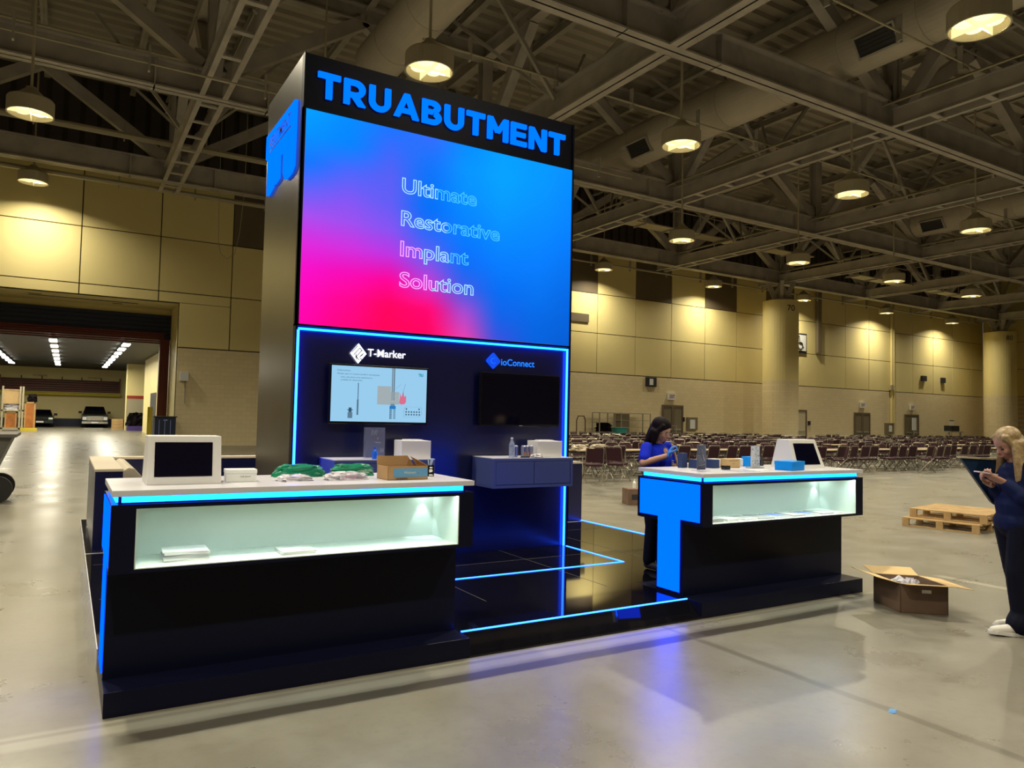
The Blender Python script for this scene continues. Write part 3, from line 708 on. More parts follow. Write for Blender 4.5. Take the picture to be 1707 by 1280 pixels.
# header letters, each a raised block, drawn with even strokes
def glyph(ch):
    """convex strokes in a box of cap height 1: (width, list of polygons)"""
    w_ = .225; P_ = []
    def r(x0, x1, y0, y1): P_.append([(x0,y0),(x1,y0),(x1,y1),(x0,y1)])
    def arc(cx_, cy_, rx, ry, a0, a1, n=10):
        for k in range(n):
            t0, t1 = math.radians(a0+(a1-a0)*k/n), math.radians(a0+(a1-a0)*(k+1)/n); ix, iy = rx-w_, ry-w_*.92
            P_.append([(cx_+ix*math.cos(t0),cy_+iy*math.sin(t0)),(cx_+rx*math.cos(t0),cy_+ry*math.sin(t0)),(cx_+rx*math.cos(t1),cy_+ry*math.sin(t1)),(cx_+ix*math.cos(t1),cy_+iy*math.sin(t1))])
    if ch == 'T': r(0,.82,.79,1); r(.41-w_/2,.41+w_/2,0,.79); return .82, P_
    if ch == 'U': r(0,w_,.38,1); r(.84-w_,.84,.38,1); arc(.42,.39,.42,.40,180,360,14); return .84, P_
    if ch == 'R':
        r(0,w_,0,1); r(w_,.46,.80,1); r(w_,.46,.31,.50); arc(.45,.655,.36,.345,-90,90); P_.append([(.30,.33),(.55,.36),(.83,0),(.56,0)]); return .83, P_
    if ch == 'B':
        r(0,w_,0,1); r(w_,.46,.81,1); r(w_,.46,.43,.61); r(w_,.48,0,.19); arc(.44,.735,.33,.265,-70,90); arc(.46,.29,.36,.29,-90,75); return .82, P_
    if ch == 'A': P_.append([(0,0),(.24,0),(.62,1),(.40,1)]); P_.append([(.78,0),(1.02,0),(.62,1),(.42,.95)]); r(.22,.80,.20,.38); return 1.02, P_
    if ch == 'M': r(0,w_,0,1); r(.97-w_,.97,0,1); P_.append([(0,1),(w_,1),(.485+.09,.38),(.485-.09,.33)]); P_.append([(.97,1),(.97-w_,1),(.485-.09,.38),(.485+.09,.33)]); return .97, P_
    if ch == 'E': r(0,w_,0,1); r(w_,.74,.80,1); r(w_,.70,.405,.595); r(w_,.76,0,.20); return .76, P_
    if ch == 'N': r(0,w_,0,1); r(.86-w_,.86,0,1); P_.append([(0,1),(w_,1),(.86,0),(.86-w_,0)]); return .86, P_
word = 'TRUABUTMENT'; gap = .135
tot = sum(glyph(ch)[0] for ch in word)+gap*(len(word)-1); sxl = (4.892-1.963)/tot; xl = 1.963
for ch in word:
    wd_, polys = glyph(ch); mb = MB()
    for p_ in polys: mb.prism([(xl+u*sxl, 4.672+v*.252) for u, v in p_], TY0-.012, TY0+.02, lambda u,v,w_: (u,w_,v))
    mb.build('sign_letter', MAT['signblue'], tw); xl += (wd_+gap)*sxl
# left side sign: letters T R U with a cut-in word
def sidep(u, v, w_): return (TX0-w_, 8.47-u, 4.0+v)
mb = MB()
mb.prism([(0,.68),(1.215,.68),(1.215,.51),(0,.42)], .0, .03, sidep)
mb.prism([(.10,.45),(.33,.46),(.33,.03),(.10,-.01)], 0, .03, sidep)
mb.prism([(.41,.46),(.60,.48),(.60,.06),(.41,.04)], 0, .03, sidep)
mb.prism([(.62,.48),(.80,.49),(.80,.38),(.74,.30),(.62,.30)], 0, .03, sidep)
mb.prism([(.80,.49),(.94,.50),(.94,.12),(.97,.07),(1.0,.07),(1.0,-.03),(.88,-.03),(.80,.06)], 0, .03, sidep)
mb.prism([(1.0,.07),(1.03,.07),(1.05,.12),(1.05,.50),(1.215,.51),(1.20,.03),(1.12,-.02),(1.0,-.03)], 0, .03, sidep)
mb.build('side_sign', MAT['signblue'], tw)
mb = MB(); put_text(mb, 'ABUTMENT', sidep(.20,.475,.040), (0,-1,0), (0,.0,1), .90, .12, bold=.004)
mb.prism([(.20,.455),(1.08,.465),(1.08,.45),(.20,.44)], .032, .034, sidep)
mb.build('side_sign_word', MAT['towerblack'], tw)
# led frame round the lower wall
MB().box(TX0+.035, TX1-.005, TY0+.02, TY0+.045, 2.392, 2.412).build('led_top_strip', MAT['ledcyan'], tw)
MB().box(TX0+.024, TX0+.044, TY0+.02, TY0+.045, PZ, 2.39).build('led_side_strip', MAT['ledblue'], tw)
MB().box(TX1-.034, TX1-.014, TY0+.02, TY0+.045, PZ, 2.39).build('led_side_strip', MAT['ledblue'], tw)
# product names and diamond marks
yw = TY0+.045
mb = MB(); put_text(mb, 'T-Marker', (2.565, yw-.006, 2.180), (1,0,0), (0,0,1), .41, .074, bold=.012)
mb.prism([(2.385,2.20),(2.468,2.30),(2.552,2.20),(2.468,2.10)], yw-.012, yw, lambda u,v,w_: (u,w_,v), 0)
for s in (-.022, .0, .022): mb.bar((2.418+s,yw-.016,2.185-s),(2.478+s,yw-.016,2.255-s),.006,.007,up=(0,1,0),mi=1)
for q in ((2.478,2.255,2.505,2.225),(2.440,2.150,2.440,2.195),(2.440,2.170,2.475,2.135),(2.485,2.175,2.52,2.205),(2.485,2.155,2.505,2.135)): mb.bar((q[0],yw-.016,q[1]),(q[2],yw-.016,q[3]),.006,.007,up=(0,1,0),mi=1)
mb.bar((2.45,yw-.016,2.135),(2.45,yw-.016,2.18),.004,.010,up=(0,1,0),mi=1); mb.bar((2.475,yw-.016,2.16),(2.51,yw-.016,2.19),.004,.010,up=(0,1,0),mi=1)
mb.build('wall_lettering', [MAT['signwhite'], MAT['towerblack']], tw)
mb = MB(); put_text(mb, 'ioConnect', (4.115, yw-.006, 2.175), (1,0,0), (0,0,1), .44, .072, bold=.012)
mb.prism([(3.925,2.225),(4.005,2.305),(4.02,2.305),(4.10,2.225),(4.10,2.205),(4.02,2.13),(4.005,2.13),(3.925,2.205)], yw-.012, yw, lambda u,v,w_: (u,w_,v), 1)
for k in range(10):
    a0, a1 = math.radians(60+k*26), math.radians(60+(k+1)*26)
    mb.bar((4.012+.03*math.cos(a0),yw-.014,2.215+.03*math.sin(a0)),(4.012+.03*math.cos(a1),yw-.014,2.215+.03*math.sin(a1)),.003,.006,up=(0,1,0),mi=0)
MAT['signblue_dim'] = mat('sign_blue_dim', (.02,.15,.6), .4, emit=(.01,.17,.95), es=1.0); MAT['signblue_dark'] = mat('sign_blue_deep', (.02,.1,.5), .4, emit=(.0,.05,.75), es=.7)
mb.build('wall_lettering', [MAT['signblue_dim'], MAT['signblue_dark']], tw)

# ---- televisions on the lower wall
def tv(x0, x1, z0, z1, on, label):
    t = empty('television', ((x0+x1)/2, TY0-.02, z0), label=label, cat='television')
    MB().box(x0, x1, TY0-.03, TY0+.02, z0, z1).build('casing', MAT['tvblack'], t, bevel=.004)
    MB().box(x0+.2, x1-.2, TY0+.02, TY0+.058, z0+.1, z1-.1).build('wall_bracket', MAT['tvblack'], t)
    sx0, sx1, sz0, sz1 = x0+.018, x1-.018, z0+.024, z1-.018
    if not on:
        MB().box(sx0, sx1, TY0-.034, TY0-.03, sz0, sz1).build('screen', MAT['screenoff'], t)
        MB().box((x0+x1)/2-.02, (x0+x1)/2+.02, TY0-.035, TY0-.03, z0+.004, z0+.010).build('maker_badge', MAT['steel2'], t); return
    MB().box(sx0, sx1, TY0-.034, TY0-.03, sz0, sz1).build('screen', MAT['slide'], t)
    W, H = sx1-sx0, sz1-sz0; yv = TY0-.0355
    def P(u, v): return Vector((sx0+u*W, yv, sz0+v*H))
    def rect(m, u0, u1, v0, v1, mi): m.box(sx0+u0*W, sx0+u1*W, yv, yv+.001, sz0+v0*H, sz0+v1*H, mi)
    m = MB()
    put_text(m, 'Instruction', P(.055,.905), (1,0,0), (0,0,1), .13*W, .016, mi=0)
    put_text(m, 'Multiple, type to 5 rotations parallel to the abutment', P(.055,.845), (1,0,0), (0,0,1), .43*W, .014, mi=0)
    put_text(m, 'Index with direct screw attachment is', P(.09,.785), (1,0,0), (0,0,1), .32*W, .014, mi=0)
    put_text(m, 'available for abutments.', P(.09,.735), (1,0,0), (0,0,1), .22*W, .014, mi=0)
    put_text(m, 'TRU', P(.905,.87), (1,0,0), (0,0,1), .055*W, .03, mi=3, bold=.05)
    rect(m, .265, .272, .12, .70, 0); rect(m, .258, .276, .12, .40, 1)
    rect(m, .17, .215, .06, .17, 1); rect(m, .178, .207, .17, .25, 0); rect(m, .165, .22, .20, .215, 0)
    for k in range(5): rect(m, .168, .218, .07+.02*k, .076+.02*k, 0)
    rect(m, .468, .61, .32, .66, 4); rect(m, .61, .70, .33, .56, 4)
    rect(m, .618, .628, .40, 1.0, 1); rect(m, .640, .648, .40, 1.0, 0); rect(m, .628, .640, .38, 1.0, 4)
    rect(m, .60, .665, .24, .30, 2); rect(m, .61, .655, .30, .36, 1)
    for k in range(7): rect(m, .602, .625, .06+.026*k, .075+.026*k, 0); rect(m, .638, .662, .06+.026*k, .075+.026*k, 1)
    rect(m, .602, .605, .05, .24, 0); rect(m, .659, .662, .05, .24, 0)
    m.prism([(sx0+u*W, sz0+v*H) for u, v in ((.70,.36),(.71,.48),(.705,.55),(.725,.47),(.745,.57),(.755,.47),(.775,.50),(.775,.38),(.76,.34),(.72,.33))], yv, yv+.001, lambda u,v,w_: (u,w_,v), 5)
    m.bar(P(.735,.52), P(.765,.72), .001, .003, up=(0,1,0), mi=0); m.bar(P(.67,.33), P(.72,.35), .001, .004, up=(0,1,0), mi=5)
    m.bar(P(.66,.62), P(.72,.71), .001, .003, up=(0,1,0), mi=1)
    for a_, b_ in (((.755,.10),(.755,.24)),((.755,.24),(.775,.29)),((.775,.29),(.94,.29)),((.94,.29),(.95,.26)),((.95,.26),(.95,.16)),((.95,.16),(.92,.10)),((.92,.10),(.755,.10))): m.bar(P(*a_), P(*b_), .001, .003, up=(0,1,0), mi=1)
    for r, n in ((.145,6),(.195,6),(.25,2)):
        for k in range(n):
            u = .78+k*.029 if n == 6 else (.782+k*.14); m.cyl(P(u,r)+V(0,.001,0), P(u,r), .0085, n=10, mi=0)
    m.build('slide_artwork', [MAT['s_dark'], MAT['s_mid'], MAT['s_blue'], MAT['s_teal'], MAT['s_grey'], MAT['s_pink']], t)
def emi(n, c, e=.78): return mat(n, (.02,.02,.02), .3, emit=c, es=e)
MAT['slide'] = emi('slide_pale_blue', (.30,.58,.82)); MAT['s_dark'] = emi('slide_dark', (.03,.08,.13)); MAT['s_mid'] = emi('slide_mid', (.12,.22,.32))
MAT['s_blue'] = emi('slide_blue', (.01,.18,.5)); MAT['s_teal'] = emi('slide_teal', (.0,.30,.38)); MAT['s_grey'] = emi('slide_grey', (.34,.40,.42)); MAT['s_pink'] = emi('slide_pink', (.65,.15,.25))
tv(2.165, 3.205, 1.500, 2.085, True, 'wall television showing a pale blue slide, under the white name')
tv(3.825, 4.865, 1.500, 2.085, False, 'switched off black wall television under the blue name')
# ---- floating cabinets
def cabinet(x0, x1, label):
    c = empty('floating_cabinet', ((x0+x1)/2, 6.8, .86), label=label, cat='cabinet')
    y0, y1, z0, z1 = 6.645, TY0+.06, .86, 1.165
    MB().box(x0, x1, y0+.02, y1, z0, z1).build('carcass', MAT['cabinet'], c)
    mb = MB(); mb.box(x0, x1, y0, y0+.02, z1-.03, z1).box(x0, x1, y0, y0+.02, z0, z0+.03).box(x0, x0+.03, y0, y0+.02, z0+.03, z1-.03).box(x1-.03, x1, y0, y0+.02, z0+.03, z1-.03)
    mb.build('face_frame', MAT['cabinet'], c)
    xm = (x0+x1)/2
    for a, b_ in ((x0+.035, xm-.003), (xm+.003, x1-.035)): MB().box(a, b_, y0+.004, y0+.019, z0+.035, z1-.035).build('drawer_front', MAT['cabinet'], c, bevel=.003)
    MB().box(x0, x1, y0, y1, z1, z1+.008).build('top_panel', MAT['white'], c)
cabinet(2.12, 3.13, 'blue grey wall cabinet under the lit television, left half of the wall')
cabinet(3.795, 4.80, 'blue grey two-drawer cabinet under the switched off television')
CZ = 1.173
# ---- counters
def counter(x0, label, seed):
    x1 = x0+2.135; yf, yb, yl = 4.39, 5.185, 4.612
    c = empty('display_counter', ((x0+x1)/2, 4.8, 0), label=label, cat='counter')
    MB().box(x0, x1, yf, 5.195, 0.0, PZ).build('plinth', MAT['black'], c, bevel=.003)
    MB().box(x0+.002, x1-.01, yl, 4.93, PZ, .735).build('pedestal', MAT['black'], c)
    nx0, nx1, nz0, nz1 = x0+.115, x1-.105, .757, 1.072
    mb = MB()       # upper box as a frame around the niche
    mb.box(x0, nx0, yf, yb, .733, 1.095); mb.box(nx1, x1, yf, yb, .733, 1.095); mb.box(nx0, nx1, yf, yb, .733, nz0-.004); mb.box(nx0, nx1, yf+.040, yb, nz1+.004, 1.095); mb.box(nx0, nx1, yf, yf+.040, nz1+.014, 1.095); mb.box(nx0, nx1, yf, yf+.006, nz1, nz1+.014); mb.box(nx0, nx1, 4.80, yb, nz0-.004, nz1+.004)
    mb.build('upper_box', MAT['black'], c)
    mb = MB(); mb.box(nx0, nx1, yf+.004, 4.80, nz0-.004, nz0); mb.box(nx0, nx1, 4.79, 4.80, nz0, nz1+.004); mb.box(nx0, nx0+.006, yf+.003, 4.79, nz0, nz1); mb.box(nx1-.006, nx1, yf+.003, 4.79, nz0, nz1); mb.box(nx0, nx1, yf+.040, 4.80, nz1, nz1+.004)
    mb.build('niche_lining', MAT['niche'], c)
    # light line hidden behind the front lip of the niche
    MB().box(nx0+.005, nx1-.005, yf+.008, yf+.038, nz1+.006, nz1+.012).build('niche_led', MAT['nichelight'], c)
    MB().box(x0+.03, x1-.05, yf+.035, yb-.02, 1.095, 1.137).build('slab_spacer', MAT['black'], c)
    mb = MB().box(x0+.045, x1-.07, yf+.020, yf+.036, 1.104, 1.134).box(x0+.018, x0+.031, yf+.045, yb-.05, 1.104, 1.134)
    mb.build('led_band', MAT['ledcyan'], c)
    MB().box(x0-.002, x1+.002, yf-.002, yb+.002, 1.137, 1.170).build('worktop', MAT['white'], c, bevel=.002)
    # T shaped lit end panel
    mb = MB(); f = lambda u, v, w_: (x0-w_, u, v)
    poly = [(4.415,.768),(4.415,1.078),(5.155,1.078),(5.155,.768),(4.915,.768),(4.915,.158),(4.645,.158),(4.645,.768)]
    mb.prism(poly, .0005, .006, f); mb.build('end_panel_light', MAT['panelblue'], c)
    mb = MB()
    mb.box(x0-.004, x0, 4.39, 4.415, .735, 1.095); mb.box(x0-.004, x0, 5.155, 5.185, .735, 1.095)
    mb.build('end_trim', MAT['black'], c)
    l = bpy.data.lights.new('niche_spot', 'SPOT'); l.energy = 2.2; l.color = (.78,.95,1.0); l.spot_size = math.radians(50); l.spot_blend = .2; l.shadow_soft_size = .01
    o = bpy.data.objects.new('niche_spot', l); C.objects.link(o); o.parent = c; o.location = (nx1-.09-c.location.x, 4.74-4.8, nz1-.010); o.rotation_euler = (math.radians(5), 0, 0)
    MB().cyl((nx1-.09,4.74,nz1-.006),(nx1-.09,4.74,nz1+.003),.022,n=14).build('spot_lamp', MAT['nichelight'], c)
    return c
counter(.225, 'long black display counter on the left with two paper stacks in its lit niche', 1)
counter(4.480, 'black display counter on the right with a lit blue T shaped end', 2)

# ---- lounge low walls behind the tower
def lowwall(x0, x1, y0, y1, label):
    o = empty('low_partition', ((x0+x1)/2, (y0+y1)/2, PZ), label=label, cat='partition')
    MB().box(x0, x1, y0, y1, PZ, .95).build('body', MAT['navywall'], o); MB().box(x0-.004, x1+.004, y0-.004, y1+.004, .95, .975).build('cap', MAT['sofa'], o)
lowwall(.28, .53, 8.66, 11.0, 'navy low partition with cream cap behind the left counter')
lowwall(.55, 2.6, 10.75, 11.0, 'navy rear partition behind the cream sofa')
lowwall(6.22, 6.45, 8.70, 11.0, 'dark low partition with cream cap between tower and right counter')
lowwall(4.6, 6.2, 10.75, 11.0, 'dark rear partition behind the tower on the right')
sf = empty('sofa', (.95, 9.7, PZ), label='cream leather sofa inside the left partition', cat='sofa')
mb = MB(); prof = [(.55,.13),(.55,.93),(.60,.965),(.66,.955),(.74,.86),(.82,.62),(.84,.5),(.84,.13)]
mb.prism(prof, 9.0, 10.7, lambda u, v, w_: (u, w_, v)); mb.build('sofa_back', MAT['sofa'], sf, bevel=.01)
MB().box(.84, 1.5, 9.0, 10.7, .2, .56).build('sofa_seat', MAT['sofa'], sf, bevel=.03)

# ---- things on the counters
def kiosk_left():
    k = empty('display_kiosk', (.61, 4.78, CZ-.003), label='white framed screen box with a dark display on the left counter', cat='screen')
    x0, x1, y0, y1, z0, z1 = .403, .805, 4.66, 4.93, CZ-.003, 1.448
    mb = MB(); mb.hexa([(x0,y0,z0),(x1,y0,z0),(x1,y1,z0),(x0,y1,z0)], [(x0+.004,y0+.03,z1),(x1-.004,y0+.03,z1),(x1-.004,y1-.06,z1),(x0+.004,y1-.06,z1)])
    mb.build('white_case', MAT['whitebox'], k, bevel=.003)
    sx0, sx1, sz0, sz1 = x0+.040, x1-.052, z0+.045, z1-.036
    def q(x, z, d): t = (z-z0)/(z1-z0); return (x, y0+.03*t-d, z)
    mb = MB().hexa([q(sx0,sz0,-.002), q(sx1,sz0,-.002), q(sx1,sz1,-.002), q(sx0,sz1,-.002)], [q(sx0,sz0,.003), q(sx1,sz0,.003), q(sx1,sz1,.003), q(sx0,sz1,.003)])
    mb.build('dark_display', MAT['screenoff'], k)
kiosk_left()
def carton(name, x, y, z, sx, sy, sz, rz, m, label, cat='box', bev=.002, lid=None):
    o = empty(name, (x, y, z), math.radians(rz), label, cat)
    MB().box(-sx/2, sx/2, -sy/2, sy/2, 0, sz).build('carton', MAT[m], o, world=False, bevel=bev)
    if lid: MB().box(-sx/2-.002, sx/2+.002, -sy/2-.003, sy/2+.002, sz-lid, sz+.002).build('lid', MAT[m], o, world=False)
    return o
o = carton('white_box', .935, 4.78, 1.1705, .175, .13, .072, -4, 'paper', 'small white box beside the screen box on the left counter', lid=.02)
mb = MB(); put_text(mb, 'THE GRAFT', (-.01,-.068,.028), (1,0,0), (0,0,1), .065, .008); mb.build('print', MAT['ink'], o, world=False)
def lump(name, cx_, cy_, z, lx, ly, h, rz, m, label, cat, seed, rough=.25):
    random.seed(seed); mb = MB(); n = 20; rings = []
    NR = 9
    for j in range(NR+1):
        t = j/NR; zz = h*math.sin(t*PI/2)**.8 if j else 0
        for i in range(n):
            a = 2*PI*i/n; r = math.cos(t*PI/2)**.35 if j < NR else 0.02
            k = 1+rough*(random.random()-.5)
            rings.append((lx/2*r*k*abs(math.cos(a))**.6*(1 if math.cos(a) > 0 else -1), ly/2*r*k*abs(math.sin(a))**.6*(1 if math.sin(a) > 0 else -1), max(0, zz*(1+rough*.7*(random.random()-.5)))))
    f = [(j*n+i, j*n+(i+1) % n, (j+1)*n+(i+1) % n, (j+1)*n+i) for j in range(NR) for i in range(n)]+[tuple(range(n))[::-1], tuple(range(NR*n, (NR+1)*n))]
    mb.add(rings, f); o = mb.build(name, MAT[m], None, world=False); o.location = (cx_, cy_, z); o.rotation_euler.z = math.radians(rz)
    return tag(o, label, cat)
lump('wrapped_bundle', 1.36, 5.02, 1.1705, .33, .14, .078, -2, 'green', 'green plastic wrapped bundle nearer the screen box', 'bundle', 1)
lump('wrapped_bundle', 1.72, 5.00, 1.1705, .29, .14, .078, -3, 'green', 'green plastic wrapped bundle behind the open cardboard box', 'bundle', 2)
lump('plastic_bag', 1.25, 4.72, 1.1705, .20, .13, .035, 12, 'clear', 'crumpled clear plastic bag with silver contents in front of the green bundles', 'plastic bag', 3, .6)
b_ = lump('plastic_bag', 1.58, 4.70, 1.1705, .25, .12, .045, 5, 'clear', 'crumpled clear plastic bag with pink print before the right green bundle', 'plastic bag', 4, .6)
mb = MB()
for k in range(9): mb.box(-.05+.012*k+.01*(k % 3), -.043+.012*k+.01*(k % 3), -.064+.004*(k%2), -.0635+.004*(k%2), .012+.006*(k % 2), .018+.006*(k % 2))
MAT['pinkp'] = mat('pink_print', (.7,.15,.35), .6); mb.build('pink_print', MAT['pinkp'], b_, world=False)
# open shipping box with blue label
o = empty('shipping_box', (1.955, 4.66, 1.1705), math.radians(1), 'open cardboard shipping box with a blue printed band on the left counter', 'box')
sx, sy, sz, t = .285, .19, .090, .004
mb = MB(); mb.box(-sx/2,sx/2,-sy/2,-sy/2+t,0,sz); mb.box(-sx/2,-sx/2+t,-sy/2,sy/2,0,sz); mb.box(sx/2-t,sx/2,-sy/2,sy/2,0,sz); mb.box(-sx/2,sx/2,sy/2-t,sy/2,0,sz); mb.box(-sx/2,sx/2,-sy/2,sy/2,0,t)
mb.build('carton', MAT['cardboard'], o, world=False)
mb = MB(); mb.hexa([(-sx/2,sy/2,sz),(sx/2-.02,sy/2,sz),(sx/2-.02,sy/2+.003,sz),(-sx/2,sy/2+.003,sz)], [(-sx/2+.0,sy/2+.01,sz+.058),(sx/2-.06,sy/2+.01,sz+.058),(sx/2-.06,sy/2+.013,sz+.058),(-sx/2+.0,sy/2+.013,sz+.058)]); mb.build('back_flap', MAT['cardboard'], o, world=False)
mb = MB(); mb.hexa([(sx/2,-sy/2,sz),(sx/2,sy/2,sz),(sx/2+.003,sy/2,sz),(sx/2+.003,-sy/2,sz)], [(sx/2-.02,-sy/2+.05,sz+.02),(sx/2-.045,sy/2,sz+.055),(sx/2-.042,sy/2,sz+.055),(sx/2-.017,-sy/2+.05,sz+.02)]); mb.build('side_flap', MAT['cardboard'], o, world=False)
MAT['bluelabel'] = mat('blue_print_band', (.10,.30,.52), .6)
mb = MB(); mb.box(-sx/2+.04,sx/2-.001,-sy/2-.0012,-sy/2,.020,.076,0); put_text(mb, 'Walmart', (-.03,-sy/2-.002,.040), (1,0,0), (0,0,1), .085, .017, mi=1, bold=.01)
for k in range(6):
    a = k*PI/3; mb.bar((.075+.004*math.cos(a),-sy/2-.002,.048+.004*math.sin(a)),(.075+.011*math.cos(a),-sy/2-.002,.048+.011*math.sin(a)),.001,.004,up=(0,1,0),mi=1)
for k in range(14): mb.box(-.085+k*.006, -.085+k*.006+.002+.001*(k % 3), -sy/2-.0012, -sy/2, .004, .014, 2)
MAT['tanprint'] = mat('tan_print', (.55,.55,.50), .6)
mb.build('printed_band', [MAT['bluelabel'], MAT['tanprint'], MAT['ink']], o, world=False)
# pen cup
o = empty('pen_cup', (2.215, 4.80, 1.1705), math.radians(10), 'square black and white printed cup holding pens', 'pen cup')
mb = MB(); mb.box(-.026,.026,-.026,.026,0,.078,0); mb.box(.0,.026,-.027,-.026,.0,.078,0)
mb.prism([(-.014,.058),(.014,.058),(.010,.066),(-.012,.068)], -.0275, -.0265, lambda u,v,w_: (u,w_,v), 1); mb.prism([(-.015,.028),(.012,.032),(.014,.044),(.004,.052),(-.016,.05)], -.0275, -.0265, lambda u,v,w_: (u,w_,v), 1); mb.prism([(-.018,.004),(.018,.004),(.014,.014),(-.016,.016)], -.0275, -.0265, lambda u,v,w_: (u,w_,v), 1)
mb.box(-.0275,-.0265,-.02,.02,.01,.07,1); mb.build('cup', [MAT['tvblack'], MAT['paper']], o, world=False)
random.seed(5)
MAT['penp'] = mat('pen_plastic_pale', (.42,.55,.72), .3)
for k in range(6):
    a = random.random()*6.28; r = .012; d = V(math.cos(a)*.018, math.sin(a)*.018, .055)
    MB().cyl((r*math.cos(a), r*math.sin(a), .07), V(r*math.cos(a), r*math.sin(a), .07)+d, .0045, .004, n=8).build('pen', MAT['penp'], o, world=False)
# stacks in the niches: every brochure a thing
def brochure(x, y, z, sx, sy, h, rz, m, label, group=None, text=None, m2=None):
    o = MB().box(-sx/2,sx/2,-sy/2,sy/2,0,h).build('brochure', MAT[m], None, world=False); o.location = (x,y,z); o.rotation_euler.z = math.radians(rz); tag(o, label, 'brochure', group)
    if m2: MB().box(-sx/2+.02, sx/2-.02, -sy/2+.015, sy/2-.015, h, h+.0008).build('cover_picture', MAT[m2], o, world=False)
    if text:
        mb = MB(); put_text(mb, text, (-.06,-sy/2+.04,h+.0006), (1,0,0), (0,1,0), .14, .018, bold=.02); mb.build('cover_print', MAT['ink'], o, world=False)
    return o
zz = .7575; random.seed(9)
MAT['greyedge'] = mat('brochure_grey_edge', (.42,.42,.44), .6)
for k in range(6):
    h = (.009, .009, .010, .008, .010, .006)[k]
    brochure(.615+random.uniform(-.006,.006), 4.585, zz, .235, .19, h, random.uniform(-3,3)-2, 'paper' if k not in (2,3) else 'greyedge', 'white brochure, %s from the bottom of the thick stack' % ords[k], 'thick brochure stack in the left niche'); zz += h+.0008
zz = .7575
for k in range(2): brochure(1.225, 4.545, zz, .20, .20, .009, -3+4*k, 'paper', 'white printed brochure %s the thin stack' % ('on top of' if k else 'at the bottom of'), 'thin brochure stack in the left niche', 'QUICK REFERENCE' if k else None); zz += .0098
rb = [(4.72,.13,.028,'greyedge',None),(4.90,.13,.020,'paper',None),(5.12,.17,.012,'paper','greyedge'),(5.34,.17,.008,'greyedge',None),(5.55,.16,.010,'paper','lilac'),(5.76,.16,.010,'greyedge','paper'),(5.97,.16,.008,'paper','lilac'),(6.17,.16,.010,'greyedge','paper'),(6.36,.14,.006,'paper',None)]
MAT['lilac'] = mat('pale_blue_cover', (.22,.32,.75), .5)
ordl = ['first', 'second', 'third', 'fourth', 'fifth', 'sixth', 'seventh', 'eighth', 'ninth']
for k, (x, s, h, m, m2) in enumerate(rb): brochure(x, 4.555, .7575, s, .22, h, -4+3*(k % 3), m, '%s brochure pile from the left in the right counter niche' % ordl[k], 'brochures along the right counter niche', None, m2)
# things on the wall cabinets
def whitecase(x, y, label, sx=.30):
    o = empty('white_carton', (x, y, CZ), math.radians(-6), label, 'box')
    MB().box(-sx/2,sx/2,-.13,.13,0,.175).build('carton', MAT['whitebox'], o, world=False, bevel=.003)
    MB().box(-.09,.09,-.05,.06,.175,.185).build('top_flap', MAT['whitebox'], o, world=False)
whitecase(2.97, 6.84, 'plain white carton beside the acrylic stand under the lit television')
whitecase(4.55, 6.84, 'plain white carton at the right end of the right wall cabinet')
o = empty('acrylic_stand', (2.555, 6.80, CZ), math.radians(-3), 'clear acrylic leaflet stand with a dark printed leaflet under the lit television', 'leaflet stand')
MB().box(-.105,.105,-.003,.003,0,.30).build('acrylic_sheet', MAT['acryl'], o, world=False); MB().box(-.105,.105,-.04,.04,0,.005).build('foot', MAT['acryl'], o, world=False)
MAT['leaf'] = mat('leaflet_slate', (.045,.055,.12), .4); mb = MB().box(-.085,.105,.004,.006,.01,.295,0)
put_text(mb, 'T-Marker', (.0,.003,.15), (1,0,0), (0,0,1), .07, .010, mi=1, bold=.02); mb.bar((.035,.002,.18),(.035,.002,.21),.001,.004,up=(0,1,0),mi=1); mb.bar((.02,.002,.195),(.05,.002,.195),.001,.004,up=(0,1,0),mi=1)
for k in range(5): mb.bar((-.03+.012*k,.002,.22+.012*(k%2)),(-.02+.012*k,.002,.28-.01*(k%3)),.001,.003,up=(0,1,0),mi=1); mb.bar((.06+.008*k,.002,.06),(.065+.008*k,.002,.10-.01*(k%2)),.001,.003,up=(0,1,0),mi=1)
mb.build('leaflet', [MAT['leaf'], MAT['whitebox']], o, world=False)
MAT['bluebottle'] = mat('blue_liquid', (.01,.12,.75), .2)
o = MB().lathe([(.024,0),(.026,.01),(.026,.07),(.012,.09),(.010,.105),(.013,.105),(.013,.118)], n=16).build('small_bottle', MAT['bluebottle'], None, world=False, smooth=True); o.location = (2.53, 6.71, CZ); tag(o, 'small bright blue bottle in front of the acrylic leaflet stand', 'bottle')
MAT['pet'] = mat('clear_bottle_plastic', (.35,.42,.60), .08, alpha=.55)
o = empty('water_bottle', (4.055, 6.72, CZ), label='clear plastic water bottle on the right wall cabinet', cat='bottle')
prof = [(.028,0),(.031,.006)]+[(.031-(.003 if k % 2 else 0), .012+.011*k) for k in range(11)]+[(.030,.14),(.013,.185),(.012,.195)]
MB().lathe(prof, n=18).build('bottle', MAT['pet'], o, world=False); MB().lathe([(.014,.195),(.014,.213)], n=14).build('cap', MAT['whitebox'], o, world=False)
MAT['can_s'] = mat('can_silver', (.42,.44,.55), .3, .6); MAT['can_b'] = mat('can_blue_panel', (.02,.05,.35), .35); MAT['can_o'] = mat('can_orange_panel', (.6,.18,.03), .4)
